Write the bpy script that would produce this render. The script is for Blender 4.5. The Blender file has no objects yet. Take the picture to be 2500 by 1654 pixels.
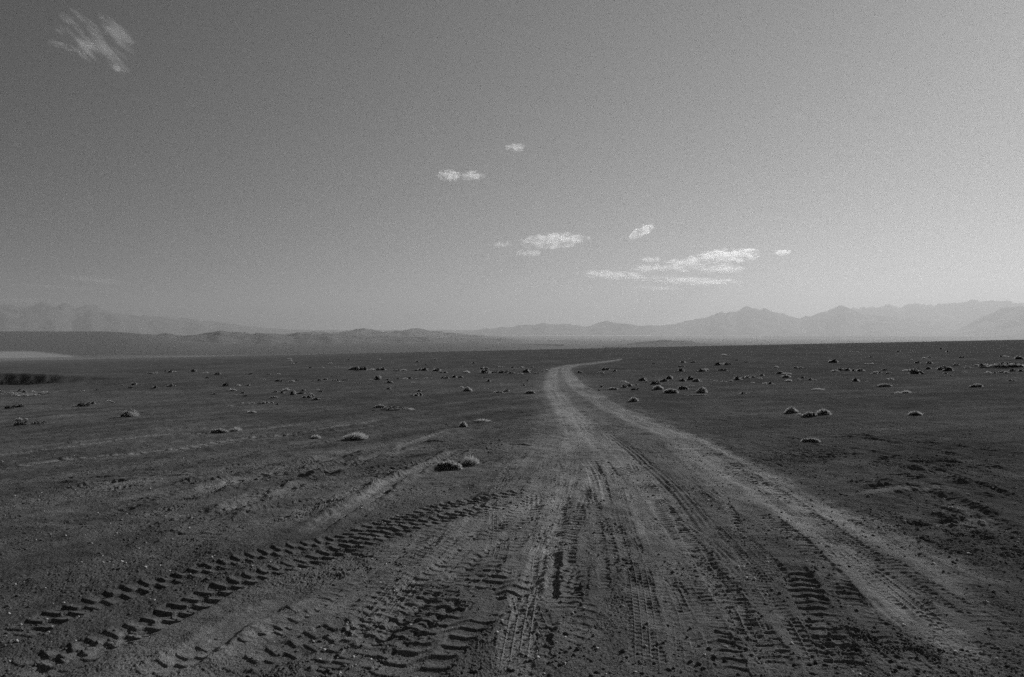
import bpy, math, random
import numpy as np
from mathutils import Vector

random.seed(7)
RNG = np.random.default_rng(11)
SC = bpy.context.scene
COL = SC.collection

# ------------------------------------------------------------------ camera model (photo pixels 2500 x 1654)
FP = 1666.7
CX, CY = 1250.0, 827.0
HZ = 815.0                       # row of the level line
CAM_H = 1.6
PITCH = math.atan((CY - HZ) / FP)
SX, SY = 0.0205, -0.0220         # lie of the plateau: rises to the right, falls away ahead
D2P = 1.0549
SUN_AZ, SUN_EL = math.radians(43.0), math.radians(24.0)


def ray(px, py):
    a, b = (px - CX) / FP, -(py - CY) / FP
    c, s = math.cos(PITCH), math.sin(PITCH)
    y = c + s * b
    z = -s + c * b
    return a / y, z / y          # x and z per unit of y


def ground_pt(px, py):
    a, e = ray(px, py)
    den = SX * a + SY - e
    t = CAM_H / max(den, 1e-4)
    return a * t, t


def dpt(dx, dy):
    return ground_pt(dx * D2P, dy * D2P)


def zpt(z, zx, zy):
    """point of an enlarged view z = (x0, y0, scale) -> photo pixel"""
    return z[0] + zx / z[2], z[1] + zy / z[2]


Z1 = (0, 660, 2.8214)
Z2 = (830, 660, 2.8214)
Z3 = (1660, 660, 2.8214)

# ------------------------------------------------------------------ noise
_g = np.random.default_rng(3)
_P = _g.integers(0, 1 << 30, size=(4096,), dtype=np.int64)
_ANG = _g.random(4096) * 2 * np.pi
_GX, _GY = np.cos(_ANG).astype(np.float32), np.sin(_ANG).astype(np.float32)


def noise(x, y, seed=0):
    x = np.asarray(x, np.float64) + seed * 17.31
    y = np.asarray(y, np.float64) - seed * 9.17
    ix, iy = np.floor(x), np.floor(y)
    fx, fy = (x - ix).astype(np.float32), (y - iy).astype(np.float32)
    ix, iy = ix.astype(np.int64), iy.astype(np.int64)
    u = fx * fx * fx * (fx * (fx * 6 - 15) + 10)
    v = fy * fy * fy * (fy * (fy * 6 - 15) + 10)

    def h(a, b):
        return (_P[a & 4095] + b * 7919) & 4095

    h00, h10, h01, h11 = h(ix, iy), h(ix + 1, iy), h(ix, iy + 1), h(ix + 1, iy + 1)
    n00 = _GX[h00] * fx + _GY[h00] * fy
    n10 = _GX[h10] * (fx - 1) + _GY[h10] * fy
    n01 = _GX[h01] * fx + _GY[h01] * (fy - 1)
    n11 = _GX[h11] * (fx - 1) + _GY[h11] * (fy - 1)
    a = n00 + u * (n10 - n00)
    b = n01 + u * (n11 - n01)
    return (a + v * (b - a)) * 1.5


def sstep(a, b, x):
    t = np.clip((x - a) / (b - a), 0, 1)
    return t * t * (3 - 2 * t)


# ------------------------------------------------------------------ terrain
def gully(x, y):
    """a washed-out hollow at the left: low floor, steep bank on its far side"""
    wob = noise(x * 0.12, y * 0.12, 41) * 3.0 + noise(x * 0.5, y * 0.5, 42) * 0.2
    ax = (1 - sstep(-38.0, -26.0, x + wob * 0.9 + (y - 52) * 0.75))
    near = sstep(31.0, 41.0, y + wob * 0.3)
    far = 1 - sstep(51.3, 52.2, y + wob * 0.35 + (x + 20) * 0.15)
    floor = ax * near * far
    q = y + wob * 0.35 + (x + 20) * 0.15
    lip = ax * (0.95 + 0.5 * noise(x * 0.16, y * 0.1, 43)) * (0.55 + 0.45 * sstep(-30, -38, x)) * sstep(51.3, 52.8, q) * np.exp(-(np.maximum(q - 53, 0) / 7.0) ** 2)
    return -0.45 * floor + 0.5 * lip


def macro(x, y):
    x = np.asarray(x, float)
    y = np.asarray(y, float)
    r = np.hypot(x, y) + 1e-6
    az = np.degrees(np.arctan2(x, y))
    zp = SX * x + SY * y
    zp = zp + 0.045 * noise(x * 0.16, y * 0.16, 1) * sstep(2, 9, r) + 0.018 * noise(x * 0.55, y * 0.55, 2)
    zp = zp + 0.12 * noise(x * 0.035, y * 0.035, 5) * sstep(40, 140, r)
    near = (x < -16) & (y > 20) & (y < 80)
    if np.any(near):
        g = np.zeros_like(zp)
        g[near] = gully(x[near], y[near])
        zp = zp + g
    # edge of the plateau, then the wide basin beyond
    redge = 620 + 250 * sstep(-12, 22, az)
    w = sstep(0, 1, (r - redge) / 2600.0)
    zcap = zp - 0.000004 * np.maximum(r - redge, 0) ** 2
    left = 1 - sstep(-31, -22, az)
    fan = np.maximum(r - 4700, 0)
    zv = -140 - 45 * sstep(-4, 6, az) + left * np.minimum(fan * 0.037, 166) 
    zv = zv + 1.5 * noise(x * 0.0009, y * 0.0009, 6)
    z = np.where(r < redge, zp, zcap * (1 - w) + zv * w)
    return np.where(np.abs(az) > 120, zp * np.exp(-r / 4000), z)


# ------------------------------------------------------------------ tracks (pixels of the 2370 px wide view)
def catmull(pts, n=14):
    p = [np.array(q, float) for q in pts]
    p = [2 * p[0] - p[1]] + p + [2 * p[-1] - p[-2]]
    out = []
    for i in range(1, len(p) - 2):
        for k in range(n):
            t = k / n
            out.append(0.5 * ((2 * p[i]) + (-p[i - 1] + p[i + 1]) * t + (2 * p[i - 1] - 5 * p[i] + 4 * p[i + 1] - p[i + 2]) * t * t
                              + (-p[i - 1] + 3 * p[i] - 3 * p[i + 1] + p[i + 2]) * t ** 3))
    out.append(p[-2])
    return np.array(out)


# name, points, half width, depth, tread kind, pitch, tread height, dust, options
TRACKS = []


def track(pts, hw, depth=0.012, kind=None, pitch=0.12, th=0.012, dust=0.0, patch=0.0, fade=0.4, berm=0.006, smooth=0.6, soft=0.35, streak=0.0, churn=0.0):
    TRACKS.append(dict(pts=pts, hw=hw, depth=depth, kind=kind, pitch=pitch, th=th, dust=dust, patch=patch, fade=fade, berm=berm, smooth=smooth, soft=soft, streak=streak, churn=churn))


# broad dusty bed of the road
track([(1435, 833), (1392, 838), (1340, 845), (1300, 853), (1296, 866), (1300, 890), (1328, 912), (1368, 942), (1410, 985), (1450, 1040), (1500, 1110), (1580, 1230), (1660, 1400), (1720, 1600)],
      1.9, 0.0, dust=0.3, soft=0.9, berm=0, smooth=0.15, fade=8, streak=0.2)
track([(1300, 853), (1290, 890), (1300, 940), (1300, 1010), (1270, 1120), (1200, 1300), (1080, 1560)], 1.0, 0.0, dust=0.3, soft=0.95, berm=0, smooth=0.1, streak=0.25, fade=3)
# the two worn wheel ways of the road
track([(1410, 829), (1436, 832), (1392, 837), (1331, 844), (1290, 852), (1281, 866), (1278, 891), (1287, 911), (1303, 938), (1320, 962), (1338, 1000), (1345, 1040), (1352, 1085), (1345, 1130), (1325, 1190)],
      0.40, 0.03, dust=0.7, soft=0.55, berm=0.012, streak=0.6, fade=9)
track([(1303, 938), (1345, 975), (1390, 1020), (1430, 1056), (1470, 1100), (1520, 1180), (1570, 1300), (1620, 1450)], 0.34, 0.03, dust=0.55, soft=0.6, berm=0.012, streak=0.7, fade=2.2)
track([(1435, 833), (1400, 838), (1340, 846), (1312, 853), (1322, 874), (1343, 896), (1375, 918), (1419, 945), (1470, 968), (1530, 993), (1583, 1013), (1655, 1056), (1740, 1100), (1810, 1138), (1900, 1200), (1990, 1262), (2070, 1325), (2150, 1395), (2250, 1470), (2370, 1560)],
      0.42, 0.04, dust=0.72, soft=0.45, berm=0.02, streak=0.7, fade=1.5)
track([(1840, 1140), (1930, 1180), (2008, 1209), (2126, 1272), (2206, 1311), (2330, 1362), (2420, 1400)], 0.2, 0.03, dust=0.4, soft=0.5, berm=0.02, streak=0.6, fade=0.8)
track([(1700, 1080), (1760, 1110), (1830, 1150), (1905, 1195)], 0.17, 0.012, kind='rib', pitch=0.1, th=0.01, dust=0.9, soft=0.5, fade=0.5)
track([(1560, 1020), (1610, 1060), (1680, 1115), (1760, 1190)], 0.28, 0.02, kind='rib', pitch=0.09, th=0.012, dust=0.5, fade=0.8)
# smooth pale wheel ways at the left
track([(671, 1256), (735, 1222), (790, 1188), (860, 1150), (905, 1118), (1000, 1075), (1090, 1035)], 0.14, 0.08, dust=0.26, soft=0.45, berm=0.09, fade=1.0, smooth=0.85, streak=0.5)
track([(862, 1066), (905, 1045), (945, 1027), (1032, 1000), (1080, 990)], 0.11, -0.08, dust=0.3, soft=0.9, berm=0, fade=0.4, smooth=0.8)
track([(350, 1190), (470, 1145), (600, 1105), (760, 1060), (850, 1030)], 0.26, 0.05, dust=0.26, soft=0.7, berm=0.07, smooth=0, fade=1.5, streak=0.9, churn=1.0)
track([(60, 1165), (180, 1150), (330, 1120), (480, 1090)], 0.3, 0.0, dust=0.2, soft=0.9, berm=0, smooth=0, fade=1.5, streak=0.9)
track([(395, 1564), (434, 1520), (514, 1465), (573, 1433), (640, 1400), (720, 1372)], 0.13, 0.035, dust=0.14, soft=0.4, berm=0.05, fade=0.3, smooth=0.8)
track([(0, 1220), (70, 1221), (150, 1225), (260, 1228)], 0.14, -0.02, dust=0.22, soft=0.9, berm=0, fade=0.6, streak=0.8)
# long thin tracks across the left plain
track([(-60, 1104), (0, 1090), (158, 1062), (330, 1045), (434, 1033), (560, 1012), (690, 1000), (790, 985), (900, 968)], 0.15, 0.03, kind='block', pitch=0.22, th=0.06, dust=0.5, patch=0.2, fade=1, berm=0.03, streak=0.6)
track([(-60, 1062), (0, 1052), (158, 1034), (355, 1008), (480, 1001), (600, 990), (750, 975)], 0.15, 0.03, kind='block', pitch=0.22, th=0.06, dust=0.34, patch=0.2, fade=1, berm=0.03, streak=0.6)
track([(0, 1036), (200, 1020), (420, 993), (640, 980), (800, 968)], 0.15, 0.03, kind='block', pitch=0.22, th=0.045, dust=0.12, patch=0.5, fade=1)
track([(420, 1035), (560, 1018), (700, 1004), (820, 990), (930, 976)], 0.15, 0.03, kind='block', pitch=0.22, th=0.05, dust=0.2, patch=0.3, fade=1)
# twin tyres of a heavy truck, deep lugs
L = 0.115
track([(1262, 1132), (1180, 1141), (1075, 1160), (1000, 1179), (925, 1203), (855, 1224), (787, 1246), (705, 1263), (632, 1280), (520, 1309), (414, 1341), (300, 1374), (197, 1406), (40, 1470), (-60, 1512)],
      0.145, 0.014, kind='lug', pitch=L, th=0.05, dust=0.12, patch=0.0, fade=0.5, berm=0.008)
track([(1205, 1163), (1140, 1172), (1083, 1186), (1010, 1204), (945, 1222), (875, 1243), (807, 1266), (720, 1296), (632, 1325), (562, 1348), (494, 1375), (410, 1415), (336, 1448), (220, 1490), (99, 1524), (-40, 1580)],
      0.145, 0.016, kind='lug', pitch=L, th=0.05, dust=0.12, patch=0.0, fade=0.4, berm=0.008)
# zigzag tyre, middle
track([(1262, 1132), (1253, 1147), (1213, 1183), (1174, 1222), (1126, 1252), (1071, 1295), (1008, 1340), (950, 1385), (880, 1440), (800, 1510)], 0.15, 0.014, kind='zig', pitch=0.105, th=0.03, dust=0.1, patch=0.06, fade=0.4)
# big zigzag prints along the bottom
track([(1215, 1300), (1182, 1345), (1142, 1382), (1087, 1422), (1030, 1466), (985, 1510), (930, 1570), (880, 1640)], 0.2, 0.016, kind='zig', pitch=0.125, th=0.042, dust=0.08, patch=0.06, fade=0.4)
track([(1080, 1360), (1010, 1400), (935, 1450), (860, 1500), (780, 1560), (720, 1610)], 0.15, 0.012, kind='lug', pitch=0.125, th=0.034, dust=0.05, patch=0.06, fade=0.3)
track([(900, 1420), (800, 1452), (700, 1490), (600, 1530), (480, 1590)], 0.12, 0.01, kind='lug', pitch=0.12, th=0.032, patch=0.06, fade=0.3)
track([(180, 1520), (100, 1560), (20, 1600)], 0.13, 0.01, kind='lug', pitch=0.12, th=0.03, patch=0.06, fade=0.3)
# smooth way with a fine tread
track([(1330, 1060), (1310, 1130), (1292, 1195), (1261, 1286), (1238, 1345), (1213, 1404), (1193, 1503), (1175, 1600)], 0.11, 0.016, kind='fine', pitch=0.034, th=0.010, dust=0.4, fade=0.5, berm=0.008, smooth=0.85)
# the deep rut
track([(1352, 1098), (1342, 1135), (1332, 1169), (1318, 1205), (1304, 1234), (1297, 1265), (1294, 1293), (1300, 1340), (1302, 1380), (1292, 1420)], 0.13, 0.012, kind='bar', pitch=0.085, th=0.026, dust=0.1, patch=0.06, fade=0.2, berm=0.016)
track([(1290, 1275), (1283, 1310), (1278, 1350), (1274, 1390)], 0.05, 0.085, dust=0.0, fade=0.15, berm=0.05, smooth=0.2)
track([(1335, 1285), (1326, 1320), (1322, 1355), (1318, 1400)], 0.12, 0.012, kind='zig', pitch=0.12, th=0.036, patch=0.2, fade=0.3)
track([(1268, 1430), (1258, 1475), (1250, 1530)], 0.06, 0.03, kind='bar', pitch=0.12, th=0.03, fade=0.15, berm=0.014)
# small ladder prints
track([(1383, 1195), (1387, 1240), (1392, 1285), (1396, 1325), (1402, 1380)], 0.045, 0.012, kind='bar', pitch=0.075, th=0.024, dust=0.15, patch=0.06, fade=0.2)
track([(1413, 1190), (1424, 1225), (1434, 1264), (1440, 1300), (1438, 1335)], 0.085, 0.012, kind='bar', pitch=0.07, th=0.024, dust=0.2, patch=0.06, fade=0.2)
track([(1368, 1062), (1388, 1092), (1398, 1120), (1407, 1169)], 0.05, 0.03, dust=0.3, fade=0.3, berm=0.016, smooth=0.9)
track([(1396, 1064), (1412, 1082), (1428, 1097)], 0.07, 0.035, dust=0.3, fade=0.15, berm=0.014, smooth=0.9)
track([(1350, 1060), (1372, 1090), (1384, 1130), (1390, 1175)], 0.10, 0.012, kind='rib', pitch=0.06, th=0.014, dust=0.45, fade=0.4)
# prints that cross the road
track([(1405, 1096), (1440, 1088), (1470, 1080), (1500, 1072), (1515, 1068)], 0.20, 0.014, kind='fine', pitch=0.085, th=0.03, dust=0.05, fade=0.12)
track([(1640, 1060), (1690, 1046), (1745, 1034), (1800, 1020)], 0.30, 0.016, kind='fine', pitch=0.17, th=0.035, patch=0.4, fade=0.5)
track([(1770, 1118), (1862, 1093), (1930, 1078), (2000, 1062), (2075, 1044), (2140, 1030)], 0.24, 0.014, kind='fine', pitch=0.14, th=0.03, patch=0.35, fade=0.5)
track([(1740, 1120), (1800, 1112), (1850, 1106)], 0.2, 0.02, kind='fine', pitch=0.14, th=0.035, patch=0.3, fade=0.3)
# right hand prints
track([(1771, 1180), (1800, 1212), (1846, 1252), (1880, 1290), (1925, 1338), (1985, 1405)], 0.10, 0.014, kind='bar', pitch=0.085, th=0.03, dust=0.1, patch=0.15, fade=0.2)
track([(1828, 1308), (1848, 1337), (1872, 1380), (1892, 1415), (1908, 1446), (1925, 1480), (1948, 1525), (1965, 1570)], 0.105, 0.02, kind='bar', pitch=0.1, th=0.042, dust=0.05, patch=0.05, fade=0.25, berm=0.012)
track([(1890, 1290), (1935, 1335), (1972, 1385), (2010, 1430), (2060, 1480), (2100, 1525)], 0.075, 0.012, kind='bar', pitch=0.07, th=0.026, dust=0.1, patch=0.17, fade=0.3)
track([(1920, 1235), (1968, 1291), (2027, 1330), (2107, 1398), (2186, 1461), (2245, 1540), (2290, 1600)], 0.13, 0.014, kind='fine', pitch=0.06, th=0.02, dust=0.5, patch=0.10, fade=0.6)
track([(1640, 1430), (1655, 1460), (1676, 1500), (1690, 1545), (1700, 1590)], 0.085, 0.012, kind='bar', pitch=0.105, th=0.03, dust=0.05, patch=0.10, fade=0.3)
track([(1590, 1190), (1650, 1290), (1720, 1400), (1790, 1530), (1810, 1600)], 0.26, 0.01, kind='fine', pitch=0.055, th=0.02, dust=0.12, patch=0.15, fade=0.6)
track([(1680, 1160), (1700, 1200), (1712, 1240)], 0.05, 0.012, kind='bar', pitch=0.1, th=0.028, dust=0.3, fade=0.2)
track([(1462, 1180), (1490, 1260), (1520, 1340), (1560, 1440), (1600, 1560)], 0.22, 0.008, kind='fine', pitch=0.06, th=0.015, dust=0.15, patch=0.25, fade=0.6)
track([(2000, 1470), (2080, 1520), (2180, 1590)], 0.16, 0.012, kind='fine', pitch=0.075, th=0.026, dust=0.2, patch=0.15, fade=0.3)
# turned-up edges and hollows, each a small bank
for pts, hw, d in [
    ([(60, 916), (101, 911), (140, 902), (182, 889)], 0.9, 0.45),
    ([(1105, 1047), (1130, 1040), (1165, 1030), (1200, 1031), (1236, 1034)], 0.075, 0.06),
    ([(938, 1026), (965, 1024), (1000, 1022), (1035, 1025)], 0.10, 0.055),
    ([(1105, 1052), (1128, 1050), (1150, 1049)], 0.05, 0.05),
    ([(790, 1280), (835, 1290), (880, 1300), (902, 1306)], 0.05, 0.04),
    ([(1300, 1434), (1330, 1444), (1360, 1452)], 0.045, 0.035),
    ([(345, 1235), (400, 1240), (470, 1243), (560, 1246)], 0.05, 0.028),
    ([(745, 1310), (790, 1318)], 0.035, 0.03),
    ([(1770, 1305), (1790, 1295), (1800, 1285)], 0.05, 0.05),
    ([(1760, 1270), (1785, 1285), (1805, 1300)], 0.05, 0.03),
    ([(1990, 1140), (2040, 1128), (2100, 1127), (2160, 1136)], 0.16, 0.075),
    ([(2150, 1222), (2220, 1208), (2290, 1196), (2320, 1194)], 0.12, 0.06),
    ([(1930, 1128), (2000, 1114), (2100, 1110), (2200, 1109)], 0.07, 0.04),
    ([(1900, 1540), (1950, 1570), (2010, 1600)], 0.05, 0.05),
    ([(1740, 1060), (1790, 1072), (1830, 1090)], 0.06, 0.03),
    ([(640, 1018), (700, 1012), (760, 1005)], 0.08, 0.03),
    ([(640, 1060), (690, 1053), (715, 1050)], 0.06, 0.035),
]:
    track(pts, hw * 0.8, d * 0.85, dust=0.0, fade=0.25, berm=d * 0.3, smooth=0.4, soft=0.6)
    TRACKS[-1]['bank'] = True
track([(1925, 1150), (2000, 1146), (2090, 1138), (2180, 1134), (2260, 1132)], 0.13, -0.07, dust=0.45, fade=0.6, berm=0, soft=0.9)
track([(2120, 1232), (2200, 1218), (2290, 1208), (2340, 1202)], 0.11, -0.08, dust=0.5, fade=0.4, berm=0, soft=0.9)
# more passes that overlap near the camera
track([(1150, 1300), (1060, 1350), (960, 1410), (840, 1480), (700, 1560), (620, 1600)], 0.13, 0.01, kind='lug', pitch=0.12, th=0.03, patch=0.15, fade=0.4)
track([(760, 1395), (640, 1440), (500, 1495), (350, 1555), (230, 1600)], 0.12, 0.01, kind='lug', pitch=0.115, th=0.03, patch=0.18, fade=0.4)
track([(560, 1370), (430, 1425), (280, 1480), (120, 1550), (20, 1600)], 0.12, 0.01, kind='zig', pitch=0.12, th=0.026, patch=0.24, fade=0.4)
track([(1235, 1195), (1190, 1245), (1130, 1300), (1050, 1370), (960, 1440), (850, 1530)], 0.13, 0.01, kind='zig', pitch=0.1, th=0.026, patch=0.21, fade=0.4)
track([(1420, 1110), (1440, 1200), (1470, 1300), (1490, 1420), (1500, 1580)], 0.1, 0.01, kind='fine', pitch=0.05, th=0.022, dust=0.1, patch=0.18, fade=0.4)
track([(1480, 1100), (1560, 1210), (1640, 1320), (1740, 1450), (1830, 1580)], 0.11, 0.012, kind='bar', pitch=0.075, th=0.026, dust=0.1, patch=0.24, fade=0.4)
track([(1580, 1110), (1690, 1230), (1790, 1340), (1880, 1460), (1950, 1590)], 0.14, 0.012, kind='fine', pitch=0.06, th=0.026, dust=0.1, patch=0.21, fade=0.4)
track([(1830, 1165), (1960, 1255), (2090, 1350), (2220, 1450), (2350, 1560)], 0.14, 0.012, kind='fine', pitch=0.06, th=0.028, dust=0.1, patch=0.12, fade=0.4)
track([(1990, 1260), (2130, 1350), (2290, 1440), (2400, 1500)], 0.11, 0.012, kind='bar', pitch=0.07, th=0.024, patch=0.21, fade=0.4)
track([(1640, 1040), (1720, 1090), (1800, 1140), (1880, 1190)], 0.13, 0.014, kind='bar', pitch=0.1, th=0.03, patch=0.18, fade=0.4)
track([(1400, 1000), (1480, 1060), (1560, 1130), (1640, 1230)], 0.12, 0.014, kind='rib', pitch=0.1, th=0.03, patch=0, fade=0.5)
# old passes fanning out to the left and right over the plain
_q = random.Random(21)
for k in range(17):
    x0, y0 = _q.uniform(980, 1290), _q.uniform(965, 1120)
    t = _q.random()
    xe, ye = _q.uniform(-100, 300), 1085 + 215 * t + _q.uniform(-20, 20)
    xm, ym = (x0 + xe) / 2 + _q.uniform(-80, 160), (y0 * 0.62 + ye * 0.38) + _q.uniform(-25, 15)
    track([(x0, y0), ((x0 + xm) / 2 + 20, (y0 * 0.55 + ym * 0.45)), (xm, ym), ((xm + xe) / 2, ym * 0.42 + ye * 0.58), (xe, ye)], _q.uniform(0.09, 0.16), _q.uniform(0.01, 0.022), kind=_q.choice(['fine', 'rib', None, 'block', 'bar']),
          pitch=_q.uniform(0.07, 0.13), th=0.02, dust=_q.uniform(0.0, 0.10), patch=0.45, fade=1.0, berm=_q.uniform(0.02, 0.045), smooth=0.5, soft=0.5, streak=0.8, churn=_q.choice([0, 0, 0.7]))
for k in range(14):
    y0 = _q.uniform(985, 1180)
    x0 = 1660 + (y0 - 1012) * 1.25 + _q.uniform(0, 300)
    xe, ye = 2420, y0 + _q.uniform(-40, 160) + (x0 - 1660) * 0.2
    track([(x0, y0), (x0 * 0.6 + xe * 0.4, y0 * 0.68 + ye * 0.32 - 6), (xe, ye)], _q.uniform(0.1, 0.18), _q.uniform(0.01, 0.03), kind=_q.choice(['fine', 'rib', None, 'bar']),
          pitch=_q.uniform(0.08, 0.14), th=0.024, dust=_q.uniform(0.0, 0.1), patch=0.5, fade=1.2, berm=_q.uniform(0.03, 0.055), smooth=0.3, soft=0.6, streak=0.8, churn=_q.choice([0, 0.8]))
# churned, crumbly ground
track([(560, 1240), (680, 1195), (800, 1150), (930, 1090), (1040, 1045)], 0.24, -0.015, dust=0.16, soft=0.8, berm=0, smooth=0, fade=0.8, churn=1.3, streak=0.6)
track([(300, 1215), (450, 1160), (620, 1110), (780, 1060)], 0.22, -0.02, dust=0.06, soft=0.8, berm=0, smooth=0, fade=0.8, churn=1.1, streak=0.6)
track([(620, 1370), (800, 1330), (980, 1280), (1100, 1240)], 0.22, 0.0, dust=0.05, soft=0.8, berm=0, smooth=0, fade=0.5, churn=1.0)
track([(-40, 1490), (200, 1530), (500, 1560), (800, 1590)], 0.5, 0.0, soft=0.9, berm=0, smooth=0, fade=0.5, churn=0.35)
track([(1900, 1180), (2060, 1200), (2250, 1260), (2400, 1340)], 0.9, 0.0, soft=0.9, berm=0, smooth=0, fade=0.5, churn=1.2)
track([(1700, 1040), (1950, 1060), (2200, 1080), (2400, 1100)], 1.2, 0.0, soft=0.9, berm=0, smooth=0, fade=1, churn=1.2)
track([(1940, 1420), (2050, 1500), (2200, 1590)], 0.4, 0.0, soft=0.9, berm=0, smooth=0, fade=0.4, churn=1.0)
track([(1760, 960), (1900, 930), (2050, 915), (2200, 912), (2400, 918)], 0.3, 0.05, dust=0.05, soft=0.8, berm=0.05, smooth=0, fade=3, streak=0.4)
track([(1620, 930), (1750, 905), (1900, 893), (2100, 890)], 0.3, 0.05, dust=0.06, soft=0.8, berm=0.05, smooth=0, fade=3)
# fainter passes, several vehicles over the years
_r = random.Random(5)
for k in range(18):
    x0 = _r.uniform(1180, 1520)
    y0 = _r.uniform(1010, 1090)
    xe = x0 + (x0 - 1340) * 3.2 + _r.uniform(-420, 420)
    track([(x0, y0), (x0 + (xe - x0) * 0.16, y0 + 95), (x0 + (xe - x0) * 0.45 + _r.uniform(-90, 90), y0 + 260), (xe, y0 + 540)], _r.uniform(0.08, 0.12), 0.008, kind=_r.choice(['fine', 'bar', 'rib', 'fine']),
          pitch=_r.uniform(0.05, 0.09), th=0.02, dust=_r.uniform(0.0, 0.16), patch=0.5, fade=0.8)

TREAD = 0.29
PRE = []
for T in TRACKS:
    q = catmull([dpt(*p) for p in T['pts']])
    PRE.append(q)


def tread(kind, s, u, pitch):
    """height of the print, -1 where a lug pressed in, 0 between; u is -1..1 across the tyre"""
    if kind == 'lug':
        ph = s / pitch + 0.36 * sstep(-0.06, 0.06, u)
        f = ph - np.floor(ph)
        return -(sstep(0.0, 0.09, f) * (1 - sstep(0.45, 1.0, f)))
    if kind == 'zig':
        z = np.clip((u + 0.2) * 2.5, 0.0, 1.0) * 0.95 + 0.10 * u + 0.25 * np.clip((np.abs(u) - 0.7) * 3, 0, 1)
        ph = s / pitch + z
        f = ph - np.floor(ph)
        return -(sstep(0.0, 0.10, f) * (1 - sstep(0.45, 1.0, f)))
    if kind == 'bar':
        ph = s / pitch + 0.16 * np.cos(u * 2.6)
        f = ph - np.floor(ph)
        return -(sstep(0.0, 0.13, f) * (1 - sstep(0.55, 1.0, f)))
    if kind == 'fine':
        row = np.floor((u + 1) * 2.5)
        ph = s / pitch + 0.5 * np.mod(row, 2) + 0.1 * u
        f = ph - np.floor(ph)
        g = (u + 1) * 2.5 - row
        return -(sstep(0.0, 0.15, f) * (1 - sstep(0.55, 1.0, f))) * sstep(0.0, 0.15, g) * (1 - sstep(0.85, 1.0, g))
    if kind == 'rib':
        return -0.5 - 0.5 * np.cos(u * 12 + 0.4 * np.sin(s * 1.3))
    if kind == 'block':
        ph = s / pitch
        f = ph - np.floor(ph)
        return -(sstep(0.1, 0.3, f) * (1 - sstep(0.7, 0.9, f)))
    return np.zeros_like(s)


# ------------------------------------------------------------------ ground sheet
def build_radii():
    r = [0.02, 0.3, 0.6]
    while r[-1] < 58000:
        q = r[-1]
        if q < 2.6:
            d = 0.06
        elif q < 10.5:
            d = min(max(q * q / 3000.0, 0.006), 0.0095)
        else:
            d = min(max(0.0095 * (q / 10.5) ** 4.5, 0.0095), q * q / 2400.0, 0.02 * q)
        if 35.0 < q < 62.0:
            d = min(d, 0.22)
        r.append(q + d)
    return np.array(r)


RAD = build_radii()
WEDGE = math.radians(43)
AZF = np.arange(-WEDGE, WEDGE, 1 / 1500.0)
AZC = np.arange(WEDGE, 2 * math.pi - WEDGE, math.radians(5))[1:-1]
AZ = np.concatenate([AZF, AZC])
NR, NA, NF = len(RAD), len(AZ), len(AZF)


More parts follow.
